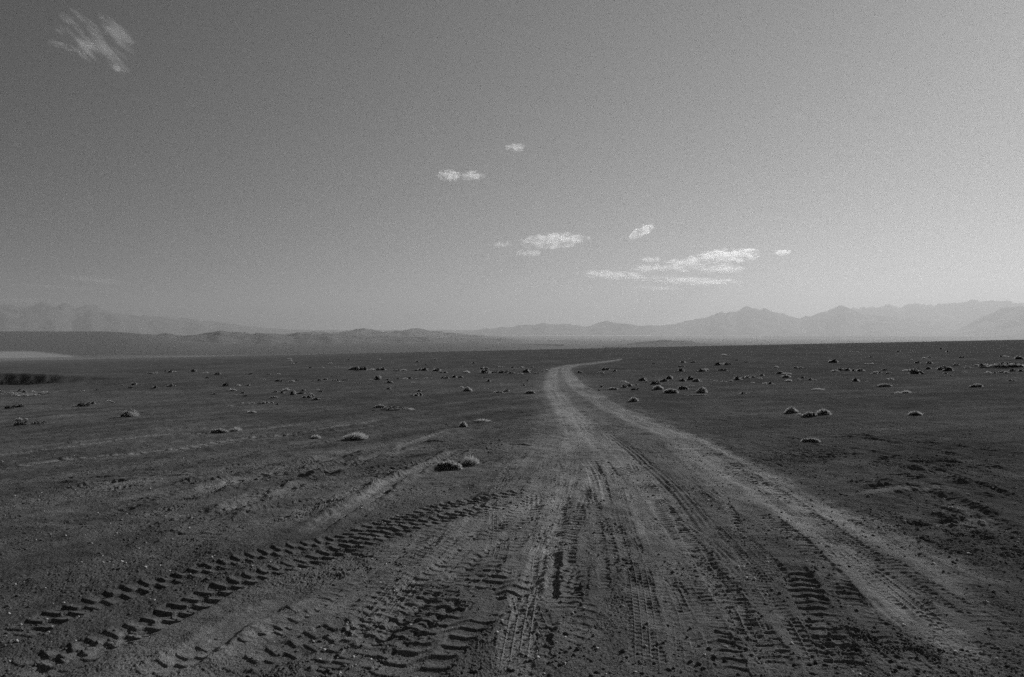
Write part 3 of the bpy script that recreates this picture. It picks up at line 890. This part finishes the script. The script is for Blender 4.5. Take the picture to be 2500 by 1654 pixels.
G_NEAR = 'shrubs standing out on the near plain'
S = 2.8214
HERO = [
    # view, x, y(base), width, kind, height factor, label
    (Z2, 100, 1168, 165, 'wispy', 1.0, 'large feathery pale shrub with a dark streak of shadow, alone left of the smooth track'),
    (Z1, 895, 1018, 100, 'round', 1.1, 'lone round dark-bodied shrub with pale crown on the open left plain'),
    (Z1, 1510, 1118, 118, 'wide', 1.0, 'wider left-hand shrub of the pair beside the thin left tracks'),
    (Z1, 1618, 1108, 85, 'wispy', 1.0, 'smaller right-hand shrub of the pair beside the thin left tracks'),
    (Z1, 2172, 1155, 70, 'wispy', 1.1, 'thin low shrub with a black shadow tail, left of the feathery shrub'),
    (Z2, 385, 964, 215, 'long', 0.62, 'long low black shrub lying like a log on the left plain'),
    (Z2, 280, 944, 75, 'wide', 0.8, 'small shrub touching the left end of the long low shrub'),
    (Z2, 488, 956, 50, 'tuft', 0.8, 'small tuft touching the right end of the long low shrub'),
    (Z2, 850, 1087, 58, 'round', 1.15, 'compact dark ball of a shrub between the smooth track and the road'),
    (Z2, 985, 1055, 105, 'tuft', 0.4, 'flat dry tuft beyond the ball-shaped shrub beside the road'),
    (Z3, 768, 990, 90, 'round', 0.85, 'leftmost shrub of the dark row right of the road'),
    (Z3, 825, 1003, 42, 'tuft', 0.9, 'small low tuft second in the dark row right of the road'),
    (Z3, 893, 1018, 105, 'wide', 0.8, 'low blackish shrub third in the dark row right of the road'),
    (Z3, 990, 1006, 92, 'round', 1.1, 'tallest shrub with bright crown ending the dark row right of the road'),
    (Z3, 1622, 1002, 85, 'round', 0.8, 'single dark shrub far right of the row of four'),
    (Z3, 900, 1182, 120, 'wide', 0.8, 'black shrub in a churned hollow right of the road'),
    (Z3, 152, 850, 75, 'round', 1.2, 'bright round shrub standing above a flat one right of the road'),
    (Z3, 120, 870, 135, 'long', 0.35, 'flat spreading shrub at the foot of the bright round one'),
    (Z3, 2045, 805, 90, 'wide', 0.75, 'dark bristly shrub by itself near the right border'),
    (Z3, 1502, 848, 50, 'tuft', 0.8, 'left one of two flat dark tufts on the bare right plain'),
    (Z3, 1560, 847, 55, 'tuft', 0.8, 'right one of two flat dark tufts on the bare right plain'),
    (Z3, 1410, 800, 80, 'wide', 0.9, 'pale-topped shrub on the faint line across the right plain'),
    (Z3, 955, 822, 80, 'tuft', 0.45, 'flat pale tuft at the start of the faint line on the right plain'),
    (Z3, 2255, 674, 215, 'long', 0.75, 'long black thicket on the far rise near the right border'),
    (Z2, 2025, 905, 62, 'round', 1.1, 'round shrub standing closest to the outside of the road bend'),
    (Z2, 2192, 828, 68, 'round', 0.95, 'dark dome of a shrub behind the round one at the road'),
    (Z2, 2280, 852, 95, 'wide', 0.8, 'wide double-headed shrub right of the dark dome'),
    (Z2, 1880, 824, 65, 'wide', 0.8, 'wide dark shrub just right of the road beyond the crossing'),
    (Z2, 880, 835, 62, 'round', 1.0, 'leftmost and palest of three shrubs lined up left of the road'),
    (Z2, 1090, 845, 60, 'wide', 0.9, 'middle dark shrub of three lined up left of the road'),
    (Z2, 1310, 853, 62, 'wide', 0.95, 'rightmost of three shrubs, nearest to the left wheel way of the road'),
]
for z, zx, zy, zw, kind, hf, lab in HERO:
    px, py = zpt(z, zx, zy)
    place_shrub(px, py, zw / S, kind, lab, G_NEAR, near=True, hfac=hf)
# the pair by the big pale track, nearest of all
place_shrub(1096, 1147, 62, 'wide', 'left low half of the nearest shrub pair, throwing a long black shadow', G_NEAR, True, 0.9)
place_shrub(1151, 1137, 42, 'wispy', 'right upright half of the nearest shrub pair, with bright feathery top', G_NEAR, True, 1.35)

ORD = ['first', 'second', 'third', 'fourth', 'fifth', 'sixth', 'seventh', 'eighth', 'ninth', 'tenth', 'eleventh', 'twelfth', 'thirteenth', 'fourteenth', 'fifteenth', 'sixteenth', 'seventeenth', 'eighteenth']
CLUSTERS = [
    ('pair at the left border', Z1, [(65, 962, 45), (125, 951, 50)]),
    ('three near the left border', Z1, [(140, 1075, 55), (157, 1032, 45), (262, 1060, 60)]),
    ('line left of the lone round shrub', Z1, [(580, 940, 55), (648, 930, 50), (748, 911, 35), (785, 918, 22)]),
    ('sparse scatter beyond the hollow', Z1, [(565, 833, 30), (672, 804, 25), (835, 766, 30), (900, 804, 20), (925, 772, 35), (1075, 810, 40), (1185, 802, 48)]),
    ('loose drift on the left plain', Z1, [(1480, 850, 28), (1550, 800, 35), (1600, 829, 45), (1635, 801, 40), (1672, 844, 25), (1690, 866, 20), (1710, 796, 30), (1630, 857, 15)]),
    ('lower drift on the left plain', Z1, [(1600, 940, 35), (1660, 918, 22), (1730, 919, 45), (1725, 984, 45), (1785, 922, 30), (1855, 919, 55), (1868, 881, 52), (1912, 925, 20)]),
    ('thick drift on the left plain', Z1, [(1900, 836, 30), (1940, 846, 42), (1975, 826, 40), (2025, 862, 55), (2075, 852, 45), (2085, 831, 30), (2112, 882, 58), (2140, 850, 18), (2185, 893, 42), (2195, 823, 25), (2215, 841, 30)]),
    ('far thin row above the hollow', Z1, [(1020, 713, 42), (1065, 709, 25), (1140, 701, 20), (1175, 706, 30), (1210, 704, 30), (1345, 701, 52), (1420, 706, 30), (1425, 742, 25), (1500, 721, 42)]),
    ('far row left of the road', Z1, [(1700, 720, 25), (1725, 720, 20), (1860, 721, 25), (1920, 719, 20), (1820, 756, 20), (1920, 766, 38), (1995, 769, 42), (2045, 761, 18), (2160, 763, 18), (2200, 763, 30), (2240, 753, 25), (2305, 761, 32), (2350, 769, 25)]),
    ('farthest row left of the road', Z1, [(2140, 673, 25), (2220, 676, 20), (2320, 673, 30), (2365, 676, 20)]),
    ('long belt left of the road bend', Z2, [(90, 686, 42), (150, 689, 62), (225, 686, 35), (300, 691, 62), (400, 694, 52), (440, 693, 30), (540, 691, 52), (590, 691, 35), (670, 696, 48), (730, 706, 52), (850, 709, 48), (980, 685, 60)]),
    ('belt touching the road bend', Z2, [(985, 713, 85), (1060, 709, 32), (1120, 709, 52), (1180, 713, 42), (1260, 717, 38), (1290, 707, 42), (1345, 713, 32), (1380, 701, 28), (1425, 693, 28)]),
    ('thin row above the road-bend belt', Z2, [(1105, 668, 35), (1190, 673, 25), (1255, 671, 25), (1320, 668, 20)]),
    ('lower belt left of the road bend', Z2, [(45, 756, 38), (130, 786, 22), (215, 757, 32), (270, 758, 62), (340, 784, 42), (345, 758, 32), (400, 753, 25), (450, 753, 30), (480, 751, 25), (500, 783, 22), (530, 753, 15), (595, 749, 20), (640, 746, 20), (735, 748, 52), (790, 739, 38), (840, 743, 52)]),
    ('few specks before the lined-up shrubs', Z2, [(340, 826, 25), (515, 871, 58), (545, 839, 25), (845, 808, 30), (1010, 816, 32), (1025, 769, 30), (1000, 741, 15), (1150, 832, 38), (1265, 791, 25), (1295, 766, 14)]),
    ('knot at the right edge of the road bend', Z2, [(1650, 713, 32), (1785, 713, 52), (1840, 686, 55), (1895, 701, 25)]),
    ('scatter right of the road crossing', Z2, [(1725, 818, 32), (1780, 829, 20), (1800, 804, 25), (1955, 769, 38), (1960, 811, 38), (1995, 776, 32), (2000, 801, 42), (2030, 823, 38), (2040, 796, 20), (2090, 761, 42), (2120, 769, 25), (2185, 791, 62), (2235, 769, 42), (2280, 753, 58), (2340, 701, 48), (2360, 769, 38), (2350, 826, 42)]),
    ('knot of dark shrubs beyond the road', Z3, [(20, 641, 35), (20, 663, 42), (40, 826, 70), (80, 796, 32), (165, 701, 85), (270, 656, 42), (290, 696, 42), (320, 656, 38)]),
    ('slanting row on the right plain', Z3, [(70, 760, 45), (120, 771, 42), (250, 769, 25), (300, 776, 32), (360, 769, 28), (400, 759, 48), (445, 749, 52), (510, 743, 38), (550, 753, 38), (500, 779, 25), (565, 728, 32), (590, 786, 28), (625, 786, 38)]),
    ('dark cluster on the right plain', Z3, [(655, 673, 38), (700, 716, 58), (730, 719, 42), (750, 743, 62), (760, 771, 48), (800, 676, 62), (820, 763, 20), (850, 751, 20), (870, 749, 20), (900, 763, 20), (930, 763, 20), (435, 851, 42)]),
    ('middle belt of the right plain', Z3, [(1060, 641, 42), (1065, 703, 42), (1110, 693, 65), (1160, 696, 28), (1195, 699, 32), (1240, 699, 48), (1210, 769, 48), (1295, 767, 20), (1300, 651, 42), (1340, 716, 32), (1345, 701, 28), (1380, 706, 22), (1405, 693, 28), (1440, 709, 52), (1440, 756, 38)]),
    ('right belt leading to the long thicket', Z3, [(1575, 694, 42), (1615, 711, 82), (1640, 641, 32), (1720, 649, 48), (1720, 683, 42), (1820, 686, 48), (1830, 711, 20), (1860, 691, 62), (1860, 731, 20), (1900, 661, 42), (1960, 701, 32), (1965, 676, 55), (2030, 661, 32), (2100, 671, 75)]),
    ('specks below the long thicket', Z3, [(2120, 709, 28), (2170, 711, 22), (2210, 706, 28), (2265, 711, 32), (2275, 766, 42), (2290, 699, 32), (2345, 701, 32)]),
    ('specks above the long thicket', Z3, [(1710, 606, 32), (1935, 606, 32), (2250, 599, 32), (2325, 616, 52)]),
]
KR = random.Random(3)
count = len(HERO) + 2
for name, z, items in CLUSTERS:
    items = sorted(items)
    ws = [w for _, _, w in items]
    big_i = ws.index(max(ws))
    for i, (zx, zy, zw) in enumerate(items):
        px, py = zpt(z, zx, zy)
        kind = 'wide' if zw > 48 else KR.choice(['round', 'wide', 'tuft', 'wispy', 'round'])
        size = 'dark' if zw > 48 else ('small' if zw > 28 else 'tiny')
        if len(items) == 2:
            lab = f'{size} {["left", "right"][i]} shrub of the {name}'
        elif i == 0:
            lab = f'{size} shrub leftmost in the {name}'
        elif i == len(items) - 1:
            lab = f'{size} shrub rightmost in the {name}'
        elif i == big_i and ws.count(max(ws)) == 1:
            lab = f'largest shrub in the {name}'
        else:
            lab = f'{size} shrub, {ORD[i]} from the left in the {name}'
        if len(lab.split()) > 16:
            lab = lab.replace(' from the left', '')
        place_shrub(px, py, zw / S * 1.05, kind, lab, 'shrubs of the ' + name, hfac=KR.uniform(0.75, 1.05))
        count += 1

# shrubs on the floor of the hollow: nothing tells these apart
g2 = random.Random(9)
for k in range(18):
    px, py = zpt(Z1, g2.uniform(0, 330), g2.uniform(800, 872))
    place_shrub(px, py, g2.uniform(8, 15), g2.choice(['round', 'wispy', 'tuft']), 'small pale shrub crowded on the floor of the dark hollow', 'shrubs crowding the floor of the hollow', hfac=1.0)
    count += 1
# far specks towards the skyline
for k in range(max(0, 296 - count)):
    right = g2.random() < 0.6
    if right:
        px, py = zpt(Z3, g2.uniform(-250, 2370), 0)
        py = 826 + (2500 - px) * 0.0205 + g2.uniform(22, 50)
    else:
        px = g2.uniform(650, 1330)
        py = g2.uniform(878, 892)
    place_shrub(px, py, g2.uniform(5, 11), g2.choice(['round', 'wide', 'tuft']),
                'tiny distant shrub, one of many dark specks below the right skyline' if right else 'tiny distant shrub, one of many dark specks on the far left plain',
                'far specks of shrub below the right skyline' if right else 'far specks of shrub on the left plain', hfac=0.9)

# ------------------------------------------------------------------ stones
def stone_mesh(name, seed, m):
    g = np.random.default_rng(seed)
    bmv, F = dome(1.0, 0.9, seed, seg=9, rings=5, rough=0.22, down=0.5)
    bmv = bmv + g.normal(size=bmv.shape) * 0.06
    me = np_mesh(name, bmv, F)
    me.materials.append(m)
    return me


ST_D = [stone_mesh('stone', 70 + k, M_STONE) for k in range(3)]
ST_P = [stone_mesh('stone', 80 + k, M_STONE_PALE) for k in range(3)]
STONES = [
    (970, 1422, 11, 0, 'dark cobble beside the zigzag prints, biggest loose stone in the foreground'),
    (2322, 1250, 13, 1, 'whitish stone by the bank at the right'),
    (2336, 1250, 9, 1, 'smaller whitish stone touching the one by the right bank'),
    (2208, 1274, 10, 1, 'flat pale stone left of the whitish pair at the right bank'),
    (2408, 1472, 12, 1, 'whitish stone alone on the dark gravel of the lower right'),
    (2462, 1423, 11, 1, 'pale stone close to the right border above the lone whitish one'),
    (2414, 1531, 9, 0, 'dark stone below the lone whitish stone'),
    (2251, 1162, 12, 0, 'dark lump at the end of the faint right ridge'),
    (2364, 1212, 12, 1, 'grey stone above the right bank'),
    (808, 1228, 9, 1, 'pale cobble on the crumbly strip beside the smooth left track'),
    (1600, 1484, 8, 1, 'small white pebble standing out in the middle of the road bed'),
    (1520, 1475, 14, 1, 'pointed pale stone left of the white pebble in the road'),
    (1600, 1400, 6, 1, 'tiny white pebble above the other in the middle of the road bed'),
    (1918, 1507, 7, 0, 'dark pebble between the deep ladder print and the road centre'),
    (1458, 1637, 16, 0, 'dark clod at the lower border under the road centre'),
    (1585, 1458, 8, 0, 'dark pebble just above the white one in the road'),
    (1690, 1350, 8, 0, 'dark clod in the gravel right of the twin ladder prints'),
    (1482, 1406, 9, 0, 'dark clod under the narrow ladder print'),
]
for k, (px, py, w, pale, lab) in enumerate(STONES):
    x, y = ground_pt(px, py)
    R = w / 2 / FP * y
    o = bpy.data.objects.new('stone', (ST_P if pale else ST_D)[k % 3])
    COL.objects.link(o)
    o.location = (x, y, surf(x, y) - 0.1 * R)
    o.rotation_euler = (0, 0, k * 1.3)
    o.scale = (R, R * 0.85, R * 0.75)
    o['label'] = lab
    o['category'] = 'stone'
    o['group'] = 'loose stones lying on the ground'


def build_gravel():
    g = np.random.default_rng(77)
    n = 42000
    r = 3.2 + 12.0 * g.random(n) ** 1.15
    a = (g.random(n) * 2 - 1) * math.radians(41)
    keep = noise(r * np.sin(a) * 0.9, r * np.cos(a) * 0.9, 78) + 0.35 * (a > 0.25) + g.normal(size=n) * 0.2 > 0.02
    r, a = r[keep], a[keep]
    n = len(r)
    x, y = r * np.sin(a), r * np.cos(a)
    s = 0.003 + 0.013 * g.random(n) ** 5 + 0.002 * g.random(n)
    i = np.clip(np.searchsorted(RAD, r) - 1, 0, NR - 2)
    j = np.clip(np.searchsorted(AZF, a) - 1, 0, NF - 2)
    z = GZ[i, j]
    base = np.array([(1, 0, 0), (0, 1, 0), (-1, 0, 0), (0, -1, 0), (0, 0, 0.8), (0, 0, -0.6)], float)
    V = base[None] * (0.65 + 0.7 * g.random((n, 6, 1))) + g.normal(size=(n, 6, 3)) * 0.15
    th = g.random(n) * 6.28
    c, q = np.cos(th)[:, None], np.sin(th)[:, None]
    vx = V[..., 0] * c - V[..., 1] * q
    vy = V[..., 0] * q + V[..., 1] * c
    co = np.stack([vx * s[:, None] + x[:, None], vy * s[:, None] + y[:, None], V[..., 2] * s[:, None] * 0.8 + z[:, None] + 0.15 * s[:, None]], -1).reshape(-1, 3)
    tri = np.array([(0, 1, 4), (1, 2, 4), (2, 3, 4), (3, 0, 4), (1, 0, 5), (2, 1, 5), (3, 2, 5), (0, 3, 5)])
    F = (tri[None] + (np.arange(n) * 6)[:, None, None]).reshape(-1, 3)
    me = np_mesh('gravel', co, F)
    me.materials.append(M_STONE)
    me.materials.append(M_STONE_PALE)
    me.polygons.foreach_set('material_index', np.repeat((g.random(n) < 0.12).astype(np.int32), 8))
    o = bpy.data.objects.new('gravel', me)
    COL.objects.link(o)
    o['kind'] = 'stuff'
    o['label'] = 'fine gravel strewn over the near ground'


build_gravel()

# ------------------------------------------------------------------ clouds: small bodies of vapour far out and high up
def cloud_material(name, density, nscale, thr, seed):
    m, nt, N, L = mat(name)
    out = N.new('ShaderNodeOutputMaterial')
    v = N.new('ShaderNodeVolumePrincipled')
    v.inputs['Color'].default_value = (0.95, 0.95, 0.95, 1)
    v.inputs['Anisotropy'].default_value = 0.6
    L.new(v.outputs[0], out.inputs['Volume'])
    tc = N.new('ShaderNodeTexCoord')
    ln = N.new('ShaderNodeVectorMath')
    ln.operation = 'LENGTH'
    L.new(tc.outputs['Object'], ln.inputs[0])
    mp = N.new('ShaderNodeMapping')
    mp.inputs['Location'].default_value = (seed * 3.1, seed * 1.7, seed)
    mp.inputs['Scale'].default_value = nscale
    L.new(tc.outputs['Object'], mp.inputs['Vector'])
    f = noise_node(N, L, mp.outputs[0], 1.0, 5, 0.56)
    fall = mth(N, L, 'SUBTRACT', 1.0, ln.outputs['Value'])
    d = mth(N, L, 'ADD', mth(N, L, 'MULTIPLY', fall, 0.75), mth(N, L, 'MULTIPLY', mth(N, L, 'SUBTRACT', f, thr), 3.4))
    d = mth(N, L, 'MAXIMUM', mth(N, L, 'MULTIPLY', mth(N, L, 'MINIMUM', d, 0.35), density), 0.0)
    L.new(d, v.inputs['Density'])
    return m


def cloud(px, py, wpx, hpx, dist, tilt, dens, seed, label, nscale=(2.6, 2.6, 1.8), thr=0.58, shear=0.0):
    a, e = ray(px, py)
    x, y, z = a * dist, dist, CAM_H + e * dist
    rx, rz = wpx / 2 / FP * dist, hpx / 2 / FP * dist
    v, f = [], []
    seg, rings = 20, 10
    for i in range(rings + 1):
        ph = math.pi * i / rings
        for j in range(seg):
            th = 2 * math.pi * j / seg
            v.append((math.sin(ph) * math.cos(th) + shear * math.cos(ph), math.sin(ph) * math.sin(th), math.cos(ph)))
    for i in range(rings):
        for j in range(seg):
            j2 = (j + 1) % seg
            f.append((i * seg + j, (i + 1) * seg + j, (i + 1) * seg + j2, i * seg + j2))
    me = np_mesh('cloud', np.array(v), np.array(f), smooth=True)
    o = bpy.data.objects.new('cloud', me)
    COL.objects.link(o)
    o.location = (x, y, z)
    ry = max(rx * 0.5, rz)
    o.scale = (rx, ry, rz)
    o.rotation_euler = (0, math.radians(tilt), -math.atan(a))
    me.materials.append(cloud_material('cloud_vapour', 0.45 * dens / (2 * ry), nscale, thr, seed))
    o['label'] = label
    o['category'] = 'cloud'
    o['group'] = 'small clouds in the sky'
    return o


CD = 14000
cloud(195, 105, 130, 52, CD, 38, 7, 1, 'bright lower left strand of the wispy cloud in the upper left corner', (1.2, 1.2, 2.0))
cloud(240, 100, 185, 52, CD, 42, 6, 2, 'long middle strand of the wispy cloud in the upper left corner', (1.2, 1.2, 2.0))
cloud(285, 80, 140, 56, CD, 36, 4, 24, 'faint upper right strand of the wispy cloud in the upper left corner', (1.2, 1.2, 2.0))
cloud(175, 55, 70, 26, CD, 36, 4.2, 25, 'small faint strand at the top left of the wispy corner cloud', (1.2, 1.2, 2.0))
cloud(150, 113, 60, 18, CD, 10, 6, 26, 'thin faint tail leaving the wispy corner cloud on its left', (1.2, 1.2, 2.0))
cloud(283, 166, 52, 18, CD, 24, 9, 3, 'small wisp hanging below the wispy corner cloud', (1.8, 1.8, 3.0))
cloud(1096, 429, 62, 32, CD, 0, 30, 4, 'small bright puff cloud at mid height, left puff of two')
cloud(1152, 429, 70, 26, CD, 0, 18, 5, 'small pale puff cloud trailing the bright one at mid height')
cloud(1260, 360, 60, 22, CD, 0, 12, 6, 'tiny faint cloud highest in the middle of the sky')
cloud(1352, 588, 185, 40, 24000, -3, 34, 7, 'flat bright cloud left of the little upright one', (4, 3, 1.8))
cloud(1568, 565, 74, 30, 24000, -26, 30, 8, 'little upright bright cloud on its own above the cloud banks')
cloud(1295, 618, 72, 20, 24000, 0, 22, 9, 'thin small cloud just under the flat bright cloud', (3, 3, 1.5))
cloud(1765, 628, 180, 42, 36000, -3, 34, 10, 'bright upper right cloud of the bank low over the mountains', (4, 3, 2.4))
cloud(1690, 645, 200, 36, 36000, -4, 32, 19, 'bright middle cloud strip of the bank low over the mountains', (5, 3, 2.4))
cloud(1760, 657, 130, 22, 36000, 2, 22, 20, 'lower right cloud strip of the bank, tucked under its bright top', (4, 3, 2.0))
cloud(1590, 634, 60, 16, 36000, 0, 14, 21, 'small faint cloud at the upper left of the bank')
cloud(1580, 656, 90, 20, 36000, 0, 20, 11, 'ragged cloud at the left end of the bank', (4, 3, 2.0))
cloud(1500, 672, 210, 22, 36000, 3, 30, 12, 'left part of the long narrow cloud strip beneath the bank', (5, 3, 1.8))
cloud(1690, 686, 260, 22, 36000, 3, 28, 22, 'right part of the long narrow cloud strip beneath the bank', (5, 3, 1.8))
cloud(1610, 704, 150, 12, 42000, 2, 9, 23, 'faint lowest cloud thread beneath the long narrow strip', (5, 3, 1.8))
cloud(1910, 617, 50, 16, 24000, 0, 22, 13, 'tiny cloud to the right of the largest bank', (2.5, 2.5, 1.5))
cloud(1835, 612, 36, 12, 24000, 0, 14, 14, 'faintest speck of cloud right above the largest bank', (2.5, 2.5, 1.5))
cloud(230, 684, 170, 18, 36000, 4, 12, 15, 'faint thread of cloud low over the left mountains', (5, 4, 1.5))
cloud(60, 735, 200, 16, 44000, 0, 9, 17, 'faint low cloud bar touching the left mountain crest', (5, 4, 1.5))
cloud(120, 700, 260, 12, 44000, 3, 7, 18, 'faintest long cloud thread under the left cloud thread', (6, 4, 1.5))
cloud(1222, 597, 60, 18, 24000, 0, 10, 16, 'faint wisp at the left of the flat bright cloud', (3, 3, 1.5))

# ------------------------------------------------------------------ haze
def build_haze(density):
    x0, x1, y0, y1, z0, z1 = -62000, 62000, -62000, 62000, -3000, 2750
    me = bpy.data.meshes.new('haze')
    me.from_pydata([(x0, y0, z0), (x1, y0, z0), (x1, y1, z0), (x0, y1, z0), (x0, y0, z1), (x1, y0, z1), (x1, y1, z1), (x0, y1, z1)], [],
                   [(0, 3, 2, 1), (4, 5, 6, 7), (0, 1, 5, 4), (1, 2, 6, 5), (2, 3, 7, 6), (3, 0, 4, 7)])
    m, nt, N, L = mat('haze_air')
    out = N.new('ShaderNodeOutputMaterial')
    v = N.new('ShaderNodeVolumePrincipled')
    v.inputs['Color'].default_value = (0.55, 0.55, 0.55, 1)
    v.inputs['Density'].default_value = density
    v.inputs['Anisotropy'].default_value = 0.35
    L.new(v.outputs[0], out.inputs['Volume'])
    me.materials.append(m)
    o = bpy.data.objects.new('haze', me)
    COL.objects.link(o)
    o['kind'] = 'stuff'
    o['label'] = 'pale dusty haze over the basin'


HAZE = 3.6e-5
build_haze(HAZE)

# ------------------------------------------------------------------ sky, sun, camera
SKY_STRENGTH = 0.062
POLAR = 0.85
w = bpy.data.worlds.new('World')
SC.world = w
w.use_nodes = True
N, Lk = w.node_tree.nodes, w.node_tree.links
for n in list(N):
    N.remove(n)
wo = N.new('ShaderNodeOutputWorld')
bg = N.new('ShaderNodeBackground')
sky = N.new('ShaderNodeTexSky')
sky.sky_type = 'NISHITA'
sky.sun_disc = False
sky.sun_elevation = SUN_EL
sky.sun_rotation = SUN_AZ
sky.altitude = 1500
sky.air_density = 1.0
sky.dust_density = 0.5
sky.ozone_density = 1.0
# black-and-white film behind a yellow filter: mostly the red and green of the sky
sp = N.new('ShaderNodeSeparateColor')
Lk.new(sky.outputs[0], sp.inputs[0])
lum = mth(N, Lk, 'ADD', mth(N, Lk, 'MULTIPLY', sp.outputs[0], 0.5), mth(N, Lk, 'ADD', mth(N, Lk, 'MULTIPLY', sp.outputs[1], 0.4), mth(N, Lk, 'MULTIPLY', sp.outputs[2], 0.1)))
# a polarising filter takes the light scattered at right angles to the sun
tc = N.new('ShaderNodeTexCoord')
dp = N.new('ShaderNodeVectorMath')
dp.operation = 'DOT_PRODUCT'
Lk.new(tc.outputs['Generated'], dp.inputs[0])
dp.inputs[1].default_value = (math.sin(SUN_AZ) * math.cos(SUN_EL), math.cos(SUN_AZ) * math.cos(SUN_EL), math.sin(SUN_EL))
c2 = mth(N, Lk, 'MULTIPLY', dp.outputs['Value'], dp.outputs['Value'])
dop = mth(N, Lk, 'DIVIDE', mth(N, Lk, 'SUBTRACT', 1.0, c2), mth(N, Lk, 'ADD', 1.0, c2))
lum = mth(N, Lk, 'MULTIPLY', lum, mth(N, Lk, 'SUBTRACT', 1.0, mth(N, Lk, 'MULTIPLY', dop, POLAR)))
lum = mth(N, Lk, 'MULTIPLY', mth(N, Lk, 'POWER', mth(N, Lk, 'DIVIDE', lum, 5.0), 0.75), 5.0)
sx = N.new('ShaderNodeSeparateXYZ')
Lk.new(tc.outputs['Generated'], sx.inputs[0])
up = mth(N, Lk, 'MAXIMUM', sx.outputs[2], 0.0)
glow = mth(N, Lk, 'EXPONENT', mth(N, Lk, 'MULTIPLY', up, -6.5))
lum = mth(N, Lk, 'MULTIPLY', lum, mth(N, Lk, 'MULTIPLY_ADD', glow, 0.50, 0.84))
cc = N.new('ShaderNodeCombineColor')
for k in range(3):
    Lk.new(lum, cc.inputs[k])
Lk.new(cc.outputs[0], bg.inputs[0])
bg.inputs[1].default_value = SKY_STRENGTH
Lk.new(bg.outputs[0], wo.inputs[0])

sl = bpy.data.lights.new('sun', 'SUN')
sl.energy = 5.0
sl.angle = math.radians(0.5)
sl.color = (1, 1, 1)
so = bpy.data.objects.new('sun', sl)
COL.objects.link(so)
sd = Vector((math.sin(SUN_AZ) * math.cos(SUN_EL), math.cos(SUN_AZ) * math.cos(SUN_EL), math.sin(SUN_EL)))
so.rotation_euler = (-sd).to_track_quat('-Z', 'Y').to_euler()
so.location = (30, 30, 40)

cam = bpy.data.cameras.new('camera')
cam.sensor_width = 36
cam.sensor_fit = 'HORIZONTAL'
cam.lens = FP / 2500 * 36
cam.clip_start = 0.05
cam.clip_end = 120000
co = bpy.data.objects.new('camera', cam)
COL.objects.link(co)
co.location = (0, 0, CAM_H)
co.rotation_euler = (math.radians(90) - PITCH, 0, 0)
SC.camera = co

SC.view_settings.view_transform = 'Standard'
SC.view_settings.look = 'None'
SC.view_settings.exposure = 0.0
SC.view_settings.gamma = 1.0
SC.cycles.volume_step_rate = 0.4
SC.cycles.volume_max_steps = 256
SC.cycles.use_denoising = False
SC.cycles.use_adaptive_sampling = True
SC.cycles.adaptive_threshold = 0.03
SC.cycles.adaptive_min_samples = 16
SC.cycles.max_bounces = 6
SC.cycles.volume_bounces = 2
